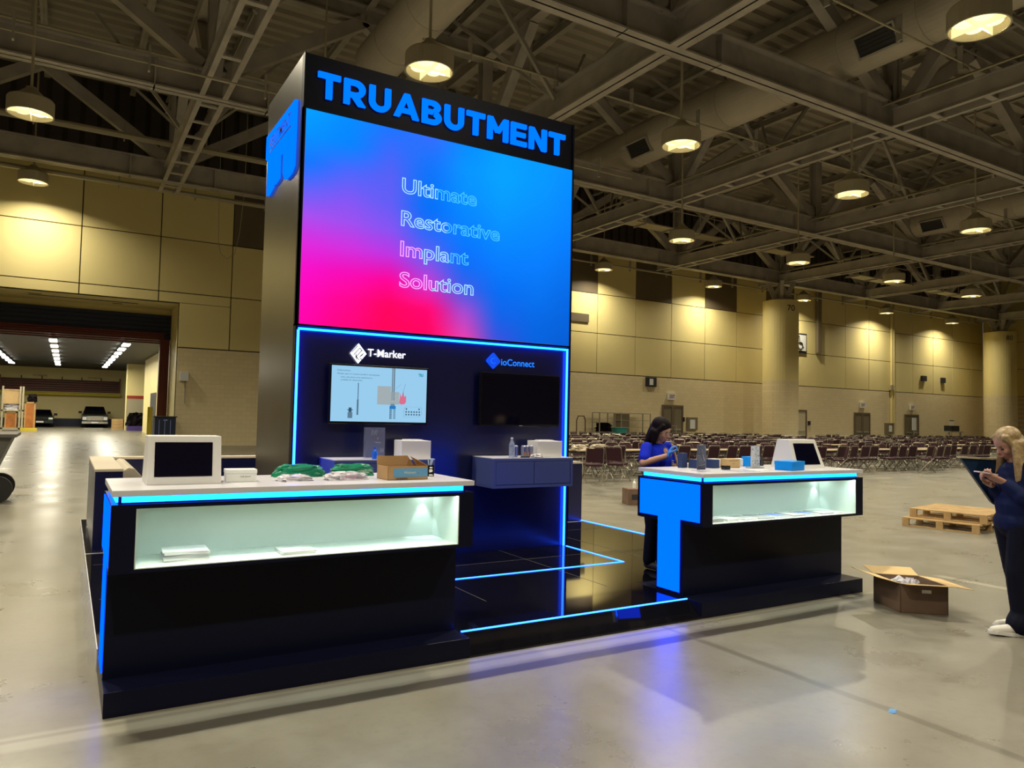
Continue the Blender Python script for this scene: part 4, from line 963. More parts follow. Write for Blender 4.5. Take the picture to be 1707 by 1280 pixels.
for k, (x, y, lb) in enumerate(((4.125,6.76,'silver and blue drink can right beside the water bottle'),(4.215,6.74,'leftmost can of the group of three cans'),(4.268,6.76,'middle can of the group of three cans'),(4.325,6.77,'rightmost can of the group of three cans, next to the white carton'))):
    o = empty('drink_can', (x, y, CZ), label=lb, cat='can', group='drink cans on the right wall cabinet')
    mb = MB().lathe([(.022,0),(.027,.006),(.027,.118),(.022,.128)], n=20); mb.build('can_body', MAT['can_s'], o, world=False)
    mb = MB()
    for s in range(4):
        a0 = math.radians(-125+s*90*.5+k*20); a1 = a0+math.radians(24)
        r = .0276; mb.add([(r*math.cos(a0),r*math.sin(a0),.02),(r*math.cos(a1),r*math.sin(a1),.02),(r*math.cos(a1),r*math.sin(a1),.11),(r*math.cos(a0),r*math.sin(a0),.11)],[(0,1,2,3)], 0)
        mb.add([(r*1.004*math.cos(a0),r*1.004*math.sin(a0),.02),(r*1.004*math.cos(a1),r*1.004*math.sin(a1),.02),(r*1.004*math.cos(a1),r*1.004*math.sin(a1),.058),(r*1.004*math.cos(a0),r*1.004*math.sin(a0),.058)],[(0,1,2,3)], 1) if k else None
    mb.build('can_print', [MAT['can_b'], MAT['can_o']], o, world=False)
lump('crumpled_tissue', 4.35, 6.69, CZ, .12, .07, .035, 8, 'whitebox', 'crumpled white tissue before the cans', 'tissue', 8, .7)
o = MB().box(-.05,.05,-.012,.012,0,.012).build('phone', MAT['tvblack'], None, world=False); o.location = (4.20, 6.685, CZ); tag(o, 'small dark object lying before the drink cans', 'phone')

# ---- things on the right counter
Z2 = 1.1705
k = empty('display_kiosk', (6.15, 4.80, Z2), math.radians(0), 'white wedge shaped screen stand with a dark display on the right counter', 'screen')
mb = MB(); mb.hexa([(-.225,-.17,0),(.225,-.17,0),(.225,.11,0),(-.225,.11,0)], [(-.195,-.075,.275),(.195,-.075,.275),(.195,.06,.275),(-.195,.06,.275)])
mb.build('white_case', MAT['whitebox'], k, world=False, bevel=.003)
def q2(u, v, d):  # on the sloping front face
    lo = Vector((-.225+.45*u, -.17, 0)); hi = Vector((-.195+.39*u, -.075, .275)); return lo.lerp(hi, v)+Vector((0,-.275,.095)).normalized()*d
mb = MB().hexa([q2(.12,.13,-.002),q2(.88,.13,-.002),q2(.88,.86,-.002),q2(.12,.86,-.002)], [q2(.12,.13,.004),q2(.88,.13,.004),q2(.88,.86,.004),q2(.12,.86,.004)]); mb.build('dark_display', MAT['screenoff'], k, world=False)
carton('blue_carton', 5.75, 4.55, Z2, .24, .17, .080, 12, 'blue_box', 'bright blue carton in front of the white screen stand', lid=.03)
carton('blue_carton', 5.78, 5.03, Z2, .17, .08, .095, 0, 'blue_box', 'smaller bright blue carton behind the white leaflet stand')
o = carton('blue_white_carton', 5.66, 5.10, Z2, .26, .10, .072, -3, 'paper', 'white and blue carton at the middle rear of the right counter'); MB().box(-.132,-.09,-.0515,.051,0,.073).build('blue_end', MAT['blue_box'], o, world=False)
o = carton('tan_carton', 5.40, 4.95, Z2, .17, .10, .083, -2, 'cardboard_in', 'tan printed carton in the middle of the right counter')
mb = MB(); put_text(mb, 'SURGICAL KIT', (-.06,-.051,.062), (1,0,0), (0,0,1), .12, .009); put_text(mb, 'SET', (-.02,-.051,.035), (1,0,0), (0,0,1), .04, .006); mb.build('print', MAT['ink'], o, world=False)
carton('grey_carton', 5.27, 5.02, Z2, .08, .09, .080, 5, 'whitebox', 'narrow white carton left of the tan carton')
MAT['slate'] = mat('slate_blue_card', (.030,.05,.15), .5, spec=.2)
carton('slate_box', 4.99, 4.98, Z2, .10, .09, .078, 8, 'slate', 'slate blue box left of the dark acrylic stand')
carton('slate_box', 5.17, 4.95, Z2, .09, .09, .078, 4, 'slate', 'slate blue box right of the dark acrylic stand')
carton('black_box', 5.12, 4.74, Z2, .065, .05, .036, -5, 'tvblack', 'tiny black box in front of the tan carton')
carton('slate_holder', 4.90, 5.06, Z2, .085, .05, .135, 14, 'slate', 'tall slate blue card holder next to the woman in blue')
carton('tissue_box', 5.02, 5.11, Z2, .11, .06, .035, 0, 'whitebox', 'small pale box behind the tall slate card holder')
def stand(x, y, w_, h, m, label, rz, img):
    o = empty('leaflet_stand', (x, y, Z2), math.radians(rz), label, 'leaflet stand')
    MB().box(-w_/2-.02, w_/2+.02, -.035, .045, 0, .010).build('foot', MAT['acryl' if m == 'leaf' else 'steel2'], o, world=False)
    MB().box(-w_/2, w_/2, -.004, .0, .01, h).build('acrylic_sheet', MAT['acryl'], o, world=False)
    mb = MB().box(-w_/2+.004, w_/2-.004, .0, .003, .012, h-.006, 0)
    for (u0, v0, u1, v1, wd, mi) in img: mb.bar((-w_/2+u0*w_, -.005, v0*h), (-w_/2+u1*w_, -.005, v1*h), .001, wd, up=(0,1,0), mi=mi)
    mb.build('leaflet', [MAT[m], MAT['whitebox'], MAT['slate'], MAT['greyedge']], o, world=False)
random.seed(4)
im = [(.60,.62,.82,.38,.007,1),(.1,.12,.9,.10,.012,2),(.15,.2,.85,.24,.012,3),(.78,.9,.9,.82,.02,3),(.12,.95,.45,.95,.006,3)]+[(random.uniform(.1,.8),random.uniform(.4,.85))*2+(.004,3) for _ in range(0)]
for _ in range(16): a, b2 = random.uniform(.1,.55), random.uniform(.35,.88); im.append((a,b2,a+random.uniform(-.08,.08),b2+random.uniform(-.06,.06),.004,3))
stand(4.735, 4.66, .115, .232, 'leaf', 'dark printed leaflet in a clear acrylic stand at the corner of the right counter', 3, im)
im = []
for _ in range(26): a, b2 = random.uniform(.15,.85), random.uniform(.12,.88); im.append((a,b2,a+random.uniform(-.1,.1),b2+random.uniform(-.05,.05),.005,random.choice((2,3))))
stand(5.60, 4.82, .115, .215, 'paper', 'white printed leaflet stand in the middle of the right counter', -4, im)
o = MB().box(-.13,.13,-.10,.10,0,.006).build('glass_tray', MAT['acryl'], None, world=False); o.location = (5.12, 4.56, Z2); tag(o, 'flat clear tray near the front edge of the right counter', 'tray')
o = MB().box(-.11,.11,-.06,.06,0,.004).build('leaflet_sheet', MAT['paper'], None, world=False); o.location = (5.36, 4.58, Z2); o.rotation_euler.z = .2; tag(o, 'loose white sheet on the front edge of the right counter', 'paper')
o = MB().box(-.02,.02,-.02,.02,0,.06).box(.02,.035,-.015,.015,.01,.05).build('dental_model', MAT['tvblack'], None, world=False); o.location = (5.98, 5.08, Z2); tag(o, 'small dark model piece between the blue cartons', 'model')

# ================================================================== PEOPLE
def fuse(name, mb, m, parent, voxel=.010, smooth_it=4, rot=None):
    me = mb.mesh('t', m); o = bpy.data.objects.new('t', me); C.objects.link(o)
    r = o.modifiers.new('r', 'REMESH'); r.mode = 'VOXEL'; r.voxel_size = voxel; r.use_smooth_shade = True
    s = o.modifiers.new('s', 'SMOOTH'); s.factor = .5; s.iterations = smooth_it
    dg = bpy.context.evaluated_depsgraph_get(); dg.update()
    me2 = bpy.data.meshes.new_from_object(o.evaluated_get(dg)); me2.name = name
    bpy.data.objects.remove(o); bpy.data.meshes.remove(me)
    me2.materials.clear(); me2.materials.append(m)
    me2.polygons.foreach_set('use_smooth', [True]*len(me2.polygons))
    q = bpy.data.objects.new(name, me2); C.objects.link(q); q.parent = parent
    return q
def rotm(axis, deg): return Matrix.Rotation(math.radians(deg), 3, axis)
def head_geo(mb, c, tilt, turn=0, s=1.0):
    """head in local frame: x forward, y left; c = centre of skull; tilt = nod in degrees"""
    Mx = rotm('Z', turn) @ rotm('Y', tilt); P = lambda x, y, z: Vector(c)+Mx @ Vector((x*s, y*s, z*s))
    mb.ell(P(-.005,0,.025), .098*s, .077*s, .092*s, 20, M3=Mx)
    mb.ell(P(.022,0,-.035), .072*s, .060*s, .080*s, 18, M3=Mx)
    mb.ell(P(.052,0,-.088), .030*s, .030*s, .022*s, 12, M3=Mx)
    mb.capsule(P(.083,0,.005), .010*s, P(.107,0,-.028), .013*s, 8)
    mb.ell(P(.090,0,-.062), .014*s, .024*s, .010*s, 10, M3=Mx)
    for y in (-.079, .079): mb.ell(P(-.006,y,-.012), .019*s, .010*s, .030*s, 10, M3=Mx)
    for y in (-.040, .040): mb.ell(P(.060,y,-.032), .026*s, .022*s, .026*s, 10, M3=Mx)
    return P, Mx
def face_parts(P, Mx, s, root, lipc=(.35,.10,.09)):
    if 'eye' not in MAT: MAT['eye'] = mat('eye_dark', (.02,.012,.01), .2); MAT['lip'] = mat('lips', lipc, .5); MAT['brow'] = mat('eyebrow', (.05,.03,.02), .7)
    for y in (-.031, .031):
        MB().ell(P(.078,y,-.004), .011*s, .014*s, .007*s, 10, M3=Mx).build('eye', MAT['eye'], root, world=False, smooth=True)
        MB().capsule(P(.084,y-.015,.019), .004*s, P(.084,y+.015,.021), .004*s, 6).build('eyebrow', MAT['brow'], root, world=False)
    MB().capsule(P(.101,-.018,-.060), .005*s, P(.101,.018,-.060), .005*s, 6).build('lips', MAT['lip'], root, world=False)
def hand_geo(mb, w_, d, palm_n, s=1.0, curl=40, side=1):
    """w_: wrist point, d: direction of the palm, palm_n: normal the fingers curl towards"""
    w_ = Vector(w_); d = Vector(d).normalized(); n = Vector(palm_n); n = (n-d*n.dot(d)).normalized(); t = d.cross(n)*side
    kn = w_+d*.085*s
    mb.capsule(w_, .024*s, w_+d*.045*s+t*.012, .024*s, 10); mb.capsule(w_+t*.012*s, .020*s, kn+t*.024*s, .016*s, 10); mb.capsule(w_-t*.012*s, .020*s, kn-t*.024*s, .015*s, 10)
    for k, (o_, L) in enumerate(((.033,.070),(.011,.078),(-.011,.073),(-.032,.058))):
        p = kn+t*o_*s; ang = 0
        for j, fr in enumerate((.42,.32,.26)):
            ang += math.radians(curl*(.55+.12*k+.25*j)); dd = d*math.cos(ang)+n*math.sin(ang); p2 = p+dd*L*fr*s
            mb.capsule(p, .0088*s, p2, .0082*s, 8); p = p2
    p = w_+d*.022*s+t*.026*s; dd = (d*.55+t*.75+n*.35).normalized(); p2 = p+dd*.038*s; mb.capsule(p, .012*s, p2, .0105*s, 8)
    dd = (d*.75+t*.30+n*.6).normalized(); mb.capsule(p2, .0105*s, p2+dd*.034*s, .009*s, 8)

# woman with blond hair, standing at the right edge, facing the booth (local +x forward, +y her left, towards the viewer)
pr = empty('person', (6.455, 2.985, 0), math.atan2(.515, -.857), 'person with long blond hair, navy sweatshirt and flared black trousers, looking down at a phone', 'person')
mb = MB()
hc = V(.045,0,1.475)
P_, Mh = head_geo(mb, hc, 30, 0, 1.0)
mb.capsule((-.03,0,1.30), .056, (.015,0,1.40), .052)
mb.ell((-.03,0,1.17), .10, .155, .17); mb.ell((-.02,0,.98), .095, .14, .16); mb.ell((-.015,0,.86), .11, .16, .13)
for s in (-1, 1):
    hip = V(-.01,.085*s,.84); kn_ = V(.045 if s > 0 else -.06,.09*s,.48); an = V(-.02 if s > 0 else -.17,.09*s,.09)
    mb.capsule(hip, .085, kn_, .055); mb.capsule(kn_, .053, an, .038); mb.capsule(an+V(-.02,0,-.03), .033, an+V(.15,.0,-.055), .028)
    sh_ = V(-.035,.165*s,1.30); el = V(-.01,.20*s,1.05); wr = V(.13,.075,1.175) if s > 0 else V(.13,-.06,1.14)
    mb.capsule(sh_, .052, el, .040); mb.capsule(el, .038, wr, .026)
hand_geo(mb, (.135,.072,1.18), (.85,-.25,.40), (.1,-.5,1), 1.0, 26, 1)
hand_geo(mb, (.135,-.062,1.145), (.8,.1,.35), (0,.6,1), 1.0, 30, -1)
fuse('body', mb, MAT['skin'], pr, .008, 3)
face_parts(P_, Mh, 1.0, pr)
mb = MB()
mb.capsule((-.04,0,1.29), .082, (-.03,0,1.26), .12)
mb.ell((-.03,0,1.17), .135, .195, .19); mb.ell((-.02,0,1.0), .135, .185, .20); mb.ell((-.012,0,.86), .140, .190, .11)
for s in (-1, 1):
    sh_ = V(-.035,.165*s,1.295); el = V(-.015,.215*s,1.04); wr = V(.105,.085,1.15) if s > 0 else V(.10,-.075,1.12)
    mb.capsule(sh_, .078, el, .078); mb.capsule(el, .075, wr, .050)
mb.capsule((-.02,.21,1.05), .070, (.04,.17,1.075), .066)
mb.ell((-.10,0,1.30), .07, .12, .06)
sw = fuse('sweatshirt', mb, MAT['navyj'], pr, .010, 3)
MAT['pale_stripe'] = mat('pale_sleeve_print', (.45,.47,.62), .7)
mb = MB()
for z in (1.185, 1.165):
    for j in range(8):
        a0 = math.radians(20+j*20); a1 = math.radians(20+(j+1)*20); c_ = V(-.028,.19,z); r = .088
        mb.bar(c_+V(math.cos(a0)*r,math.sin(a0)*r*.98,-.006*math.cos(a0)), c_+V(math.cos(a1)*r,math.sin(a1)*r*.98,-.006*math.cos(a1)), .003, .007)
mb.build('sleeve_stripe', MAT['pale_stripe'], pr, world=False)
mb = MB(); put_text(mb, 'A', (-.005,.272,1.225), (-1,0,0), (0,0,1), .03, .03, bold=.03); mb.build('chest_print', MAT['pale_stripe'], pr, world=False)
mb = MB()
mb.ell((-.012,0,.84), .125, .168, .12)
for s in (-1, 1):
    hip = V(-.01,.085*s,.83); kn_ = V(.045 if s > 0 else -.06,.09*s,.48); an = V(-.005 if s > 0 else -.165,.09*s,.12)
    mb.capsule(hip, .104, kn_, .080); mb.capsule(kn_, .080, an+V(0,0,.06), .088); mb.capsule(an+V(-.01,0,.05), .092, an+V(.035,0,-.03), .092); mb.ell(an+V(-.01,0,-.045), .115, .085, .04)
fuse('trousers', mb, MAT['trouser'], pr, .010, 3)
for s, dx in ((1, 0), (-1, -.155)):
    mb = MB(); mb.capsule((-.04+dx,.09*s,.055), .045, (.10+dx,.09*s,.045), .043); mb.capsule((.10+dx,.09*s,.045), .043, (.225+dx,.09*s,.037), .034); mb.capsule((-.02+dx,.09*s,.07), .042, (.05+dx,.09*s,.085), .035)
    sho = fuse('shoe', mb, MAT['shoe'], pr, .006, 2)
    mb = MB(); prof = [(-.085,-.03),(-.06,-.046),(.1,-.048),(.22,-.042),(.262,-.02),(.262,.02),(.22,.042),(.1,.048),(-.06,.046),(-.085,.03)]
    mb.prism([(u+dx, v+.09*s) for u, v in prof], .002, .026, lambda u,v,w_: (u,v,w_+(.012 if u-dx > .2 else 0))); mb.build('sole', MAT['whitebox'], sho, world=False)
    mb = MB()
    for j in range(4): mb.capsule((.085+dx+.022*j,.09*s-.022,.088-.006*j), .003, (.09+dx+.022*j,.09*s+.022,.088-.006*j), .003, 6)
    mb.build('laces', MAT['greyedge'], sho, world=False)
mb = MB()
H = lambda x, y, z: P_(x, y, z)
mb.ell(H(-.022,0,.045), .103, .090, .090, 20, M3=Mh)
mb.ell(H(-.055,0,-.02), .075, .090, .10, 16, M3=Mh)
for y in (-1, 1):
    mb.capsule(H(.03,.062*y,.075), .026, H(.02,.090*y,.0), .016)
    if y > 0: mb.capsule(H(.02,.090*y,.0), .018, V(.060,.115*y,1.33), .020); mb.capsule(V(.060,.115*y,1.33), .020, V(.06,.125*y,1.18), .012)
    mb.capsule(H(-.01,.088*y,.0), .028, V(.02,.125*y,1.30), .036); mb.capsule(V(.02,.125*y,1.30), .036, V(.045,.135*y,1.20), .016)
    mb.capsule(H(-.05,.075*y,-.02), .035, V(-.07,.10*y,1.26), .034)
mb.capsule(H(-.08,0,.0), .05, V(-.13,0,1.20), .04)
fuse('hair', mb, MAT['blond'], pr, .007, 2)
# her phone: rests in her hand
MAT['phonep'] = mat('phone_pink_case', (.62,.50,.55), .4)
o = empty('mobile_phone', (0,0,0), label='pale mobile phone held flat by the person with blond hair', cat='phone')
Mp = Matrix.Translation(pr.location) @ Matrix.Rotation(pr.rotation_euler.z, 4, 'Z')
o.location = Mp @ V(.245,.035,1.243); o.rotation_euler = (0, 0, pr.rotation_euler.z)
mb = MB(); mb.T = Matrix.Rotation(math.radians(-8), 4, 'Y'); mb.box(-.075,.075,-.036,.036,-.005,.005); mb.build('case', MAT['phonep'], o, world=False, bevel=.002)
mb = MB(); mb.T = Matrix.Rotation(math.radians(-8), 4, 'Y'); mb.box(-.070,.070,-.033,.033,.005,.0056); mb.build('screen', MAT['screenoff'], o, world=False)
# the big board she carries
o = empty('display_board', (0,0,0), label='large dark navy board with a pale top edge carried beside the person with blond hair', cat='board')
o.location = Mp @ V(.13,-.14,1.0); o.rotation_euler = (0,0,pr.rotation_euler.z)
def bd(x, z, y): return V(x-.13, y+.14-.02, z-1.0)
q_ = [(.335,1.352),(-.05,1.337),(-.28,1.0),(.085,1.0)]
mb = MB().hexa([bd(x,z,-.155) for x, z in q_], [bd(x,z,-.125) for x, z in q_]); mb.build('panel', mat('board_navy', (.006,.022,.060), .3), o, world=False)
mb = MB().bar(bd(.345,1.357,-.14), bd(-.05,1.342,-.14), .05, .014); mb.build('top_edge', MAT['pipe'], o, world=False)

# woman in the blue polo behind the right counter
pw = empty('person', (5.10, 5.62, PZ), math.atan2(-1.0, .12), 'person with dark hair, glasses and royal blue polo holding a stick behind the right counter', 'person')
S = .93
mb = MB(); hc = V(.045,.0,1.370)
P2, M2 = head_geo(mb, hc, 24, 14, .95)
mb.capsule((-.01,0,1.20), .050, (.02,0,1.30), .046)
mb.ell((0,0,1.06), .105, .155, .16); mb.ell((.01,0,.90), .11, .15, .16); mb.ell((0,0,.80), .12, .17, .12)
for s in (-1, 1):
    mb.capsule((0,.085*s,.78), .09, (.03,.09*s,.44), .058); mb.capsule((.03,.09*s,.44), .055, (0,.09*s,.08), .04); mb.capsule((-.02,.09*s,.045), .036, (.15,.10*s,.035), .03)
# her right arm (y<0, image left) bent, hand at the chest
R_sh, R_el, R_wr = V(-.0,-.160,1.195), V(.06,-.275,1.05), V(.22,-.085,1.135)
mb.capsule(R_sh, .050, R_el, .040); mb.capsule(R_el, .038, R_wr, .026)
L_sh, L_el, L_wr = V(0,.155,1.195), V(.03,.215,.96), V(.16,.19,.83)
mb.capsule(L_sh, .050, L_el, .040); mb.capsule(L_el, .038, L_wr, .026)
hand_geo(mb, L_wr, (.5,-.1,-.8), (0,-1,0), .95, 60, 1)
hand_geo(mb, R_wr, (.15,.45,.85), (.6,.6,-.3), .9, 75, -1)
fuse('body', mb, MAT['skin'], pw, .008, 3)
face_parts(P2, M2, .95, pw)
mb = MB(); hand_geo(mb, R_wr-V(.005,.01,.01), (.15,.45,.85), (.6,.6,-.3), 1.03, 75, -1)
for q in mb.v: pass
fuse('glove', mb, MAT['glove'], pw, .006, 1)
mb = MB()
mb.capsule((0,0,1.185), .075, (0,0,1.15), .12); mb.ell((0,0,1.07), .130, .178, .17); mb.ell((.015,0,.90), .140, .172, .19); mb.ell((.01,0,.76), .15, .195, .10)
mb.capsule(R_sh, .062, V(.045,-.24,1.095), .060); mb.capsule(L_sh, .062, V(.02,.200,1.075), .058)
po = fuse('polo_shirt', mb, MAT['polo'], pw, .010, 3)
mb = MB()
for s in (-1, 1): mb.hexa([(.055,.008*s,1.13),(.085,.05*s,1.15),(.03,.085*s,1.20),(.0,.07*s,1.215)], [(.065,.008*s,1.137),(.097,.052*s,1.157),(.035,.094*s,1.21),(.0,.077*s,1.225)])
mb.build('collar', MAT['polo'], po, world=False)
mb = MB().ell((.095,0,1.145), .045, .028, .055, 12); mb.build('neckline_skin', MAT['skin'], po, world=False, smooth=True)
mb = MB(); 
for k in range(3): mb.bar((.140,.055+.0,1.075-.018*k),(.115,.115,1.07-.018*k),.003,.006)
mb.build('chest_emblem', MAT['pale_stripe'], po, world=False)
mb = MB(); mb.ell((0,0,.78), .135, .175, .12)
for s in (-1, 1): mb.capsule((0,.085*s,.78), .105, (.03,.09*s,.44), .078); mb.capsule((.03,.09*s,.44), .075, (-.01,.09*s,.09), .065)
fuse('trousers', mb, MAT['trouser'], pw, .010, 2)
for s in (-1, 1):
    mb = MB(); mb.capsule((-.03,.09*s,.042), .040, (.16,.10*s,.036), .034); fuse('shoe', mb, MAT['rubber'], pw, .007, 2)
mb = MB(); H2 = lambda x, y, z: P2(x, y, z)
mb.ell(H2(-.022,0,.05), .102, .090, .088, 20, M3=M2); mb.ell(H2(-.05,0,-.02), .075, .088, .10, 16, M3=M2)
for s in (-1, 1):
    mb.capsule(H2(.035,.070*s,.065), .024, H2(.0,.092*s,-.02), .028); mb.capsule(H2(.0,.092*s,-.02), .034, H2(.015,.095*s,-.12), .026); mb.capsule(H2(-.04,.08*s,-.03), .04, H2(-.05,.085*s,-.14), .035)
mb.capsule(H2(-.085,0,.0), .05, H2(-.09,0,-.13), .045)
fuse('hair', mb, MAT['hair_dk'], pw, .007, 2)
mb = MB()
for s in (-1, 1):
    for k in range(10):
        a0, a1 = k*PI/5, (k+1)*PI/5
        mb.capsule(H2(.098,.031*s+.022*math.cos(a0),-.004+.016*math.sin(a0)), .0018, H2(.098,.031*s+.022*math.cos(a1),-.004+.016*math.sin(a1)), .0018, 5)
    mb.capsule(H2(.098,.053*s,0), .0018, H2(.0,.080*s,.0), .0018, 5)
mb.capsule(H2(.100,-.009,0), .0018, H2(.100,.009,0), .0018, 5)
mb.build('glasses', MAT['steel2'], pw, world=False)
Mw = Matrix.Translation(pw.location) @ Matrix.Rotation(pw.rotation_euler.z, 4, 'Z')
a = Mw @ V(.245,-.045,1.185); b_ = V(5.42, 5.26, PZ+.02)
dirn = (a-b_).normalized()
tag(MB().tube([b_, a+dirn*.06], .011, 8).build('broom_stick', mat('wood_stick', (.45,.27,.20), .6)), 'pale stick held in a blue glove behind the right counter', 'stick')

# ================================================================== FLOOR THINGS
# two stacked pallets
def pallet(name, c, rz, z, label):
    o = empty(name, (c[0], c[1], z), rz, label, 'pallet')
    L_, W_ = 1.09, 1.20
    mb = MB()
    n = 9
    for k in range(n):
        y = -W_/2+.05+k*(W_-.1)/(n-1); mb.box(-L_/2, L_/2, y-.047, y+.047, .120, .138)
    mb.build('top_boards', MAT['pine'], o, world=False)
    for x in (-L_/2+.02, 0, L_/2-.02): pass
    for y in (-W_/2+.02, 0, W_/2-.02): 
        for x0, x1 in ((-L_/2,-L_/2+.10),(-.05,.05),(L_/2-.10,L_/2)): MB().box(x0,x1,y-.02,y+.02,.018,.108).build('spacer_block', MAT['pine'], o, world=False)
    for x in (-L_/2+.05, 0, L_/2-.05): MB().box(x-.048,x+.048,-W_/2,W_/2,.108,.120).build('cross_board', MAT['pine'], o, world=False)
    mb = MB(); mb.box(-L_/2,L_/2,-W_/2,-W_/2+.09,0,.018).box(-L_/2,L_/2,-.045,.045,0,.018).box(-L_/2,L_/2,W_/2-.09,W_/2,0,.018); mb.build('bottom_boards', MAT['pine'], o, world=False)
# axis of the near long side: from (11.575,6.994) to (11.776,5.928)
rz = math.atan2(5.928-6.994, 11.776-11.575)
u = V(math.cos(rz), math.sin(rz), 0); nrm = V(-u.y, u.x, 0)
if nrm.x < 0: nrm = -nrm
mid = V((11.575+11.776)/2, (6.994+5.928)/2, 0)+nrm*.60
pallet('wooden_pallet', mid, rz, 0, 'lower wooden pallet of the two on the floor at the right')
pallet('wooden_pallet', mid+nrm*.17+u*.05, rz+.01, .139, 'upper wooden pallet lying on another pallet at the right')
# open brown carton by the right counter
bx = empty('open_carton', (6.45, 3.86, 0), 0, 'open brown cardboard carton with spread flaps on the floor by the right counter', 'box')
c0 = V(6.387,4.132,0); c1 = V(6.200,3.764,0); c2 = V(6.486,3.515,0)
cc = [c1, c2, c2+(c0-c1)*1.0, c0]; Hh = .245
cen = sum(cc, V(0,0,0))/4
mb = MB()
for k in range(4):
    a, b_ = cc[k], cc[(k+1) % 4]; m_ = (a+b_)/2; inn = (cen-m_).normalized()*.006
    mb.hexa([a, b_, b_+inn, a+inn], [a+V(0,0,Hh), b_+V(0,0,Hh), b_+V(0,0,Hh)+inn, a+V(0,0,Hh)+inn])
mb.hexa([p+V(0,0,.001) for p in cc], [p+V(0,0,.006) for p in cc])
mb.build('carton_walls', MAT['cardboard_dk'], bx)
def flap(k, length, drop, skew=0, m='cardboard_in'):
    a, b_ = cc[k]+V(0,0,Hh), cc[(k+1) % 4]+V(0,0,Hh); m_ = (a+b_)/2; out = (m_-cen); out.z = 0; out.normalize(); e = (b_-a).normalized()
    A, B = a+out*length+V(0,0,drop)-e*skew, b_+out*length+V(0,0,drop)+e*skew
    t_ = V(0,0,.004)
    MB().hexa([a, b_, B, A], [a+t_, b_+t_, B+t_, A+t_]).build('flap', MAT[m], bx)
flap(0, .14, .02, .0); flap(1, .19, -.02, .02); flap(2, .15, .045, .02); flap(3, .19, .045, .0)
MB().box(0,.075,-.001,.001,0,.028).build('hand_hole', MAT['paper'], bx, world=False)
hh = bx.children[-1]; pm = c1.lerp(c2, .45); dd = (c2-c1).normalized(); hh.location = pm-V(6.45,3.86,0)+V(0,0,.175)-V(-dd.y,dd.x,0)*0+V(dd.y,-dd.x,0)*.002; hh.rotation_euler.z = math.atan2(dd.y, dd.x)
lump('plastic_film', 6.50, 3.90, .012, .22, .24, .21, 20, 'clear', 'clear plastic film heaped inside the open brown carton', 'plastic film', 12, .5)
MAT['bluefilm'] = mat('blue_film', (.10,.30,.62), .3)
lump('plastic_scrap', 6.35, 5.02, .131, .10, .10, .06, 20, 'bluefilm', 'blue and clear plastic scrap on the right counter plinth', 'plastic scrap', 13, .8)
lump('plastic_scrap', 4.04, 2.50, 0, .07, .035, .004, 20, 'bluefilm', 'flat blue plastic scrap on the open floor at lower right', 'plastic scrap', 14, .5)
# small box with bottle far behind
o = carton('shipping_carton', 9.33, 10.9, 0, .38, .34, .30, -20, 'cardboard_dk', 'small brown carton on the floor left of the right counter'); 
MB().box(-.12,.0,-.172,-.17,.10,.20).build('print', MAT['ink'], o, world=False)
o = MB().lathe([(.03,0),(.032,.1),(.012,.14),(.012,.17)], n=12).build('bottle', MAT['paper'], None, world=False); o.location = (9.32,10.9,.302); tag(o, 'small pale bottle standing on the far brown carton', 'bottle')
# tipping waste cart at the left edge
o = empty('waste_cart', (-1.6, 15.2, 0), 0, 'grey plastic tilt cart cut by the left edge of the frame', 'cart')
mb = MB()
mb.hexa([(-2.35,14.75,.30),(-1.05,14.75,.30),(-1.05,15.75,.30),(-2.35,15.75,.30)], [(-2.6,14.6,1.10),(-.74,14.6,1.10),(-.74,15.9,1.10),(-2.6,15.9,1.10)])
mb.build('tub', MAT['greyplas'], o); MB().box(-2.65,-.68,14.55,15.95,1.09,1.14).build('rim', MAT['greyplas'], o)
for yy in (14.85, 15.6): MB().cyl((-.93,yy-.06,.22),(-.93,yy+.06,.22),.22,n=24).build('wheel', MAT['rubber'], o); MB().cyl((-2.2,yy-.05,.2),(-2.2,yy+.05,.2),.2,n=20).build('wheel', MAT['rubber'], o)
MB().box(-2.3,-.9,14.8,15.7,.26,.31).build('chassis', MAT['rubber'], o)
# dark slatted litter bin by the loading opening
o = empty('litter_bin', (3.66, 35.2, 0), 0, 'dark blue square litter bin standing at the jamb of the loading opening', 'bin')
MB().box(3.25,4.07,34.85,35.6,0,1.27).build('bin_body', MAT['navyband'], o)
mb = MB(); [mb.box(x-.012,x+.012,34.83,34.85,.1,1.15) for x in (3.42,3.64,3.86)]; mb.box(3.42,3.86,34.83,34.85,.08,.11); mb.box(3.58,3.74,34.83,34.85,1.12,1.17); mb.build('pale_lines', MAT['lilac'], o)
MB().box(3.20,4.12,34.8,35.65,1.27,1.31).build('lid', MAT['rubber'], o)
tag(MB().cyl((3.35,38.3,0),(3.35,38.3,1.7),.11,n=16).build('bollard', MAT['yellow']), 'yellow bollard beside the shutter frame', 'bollard')
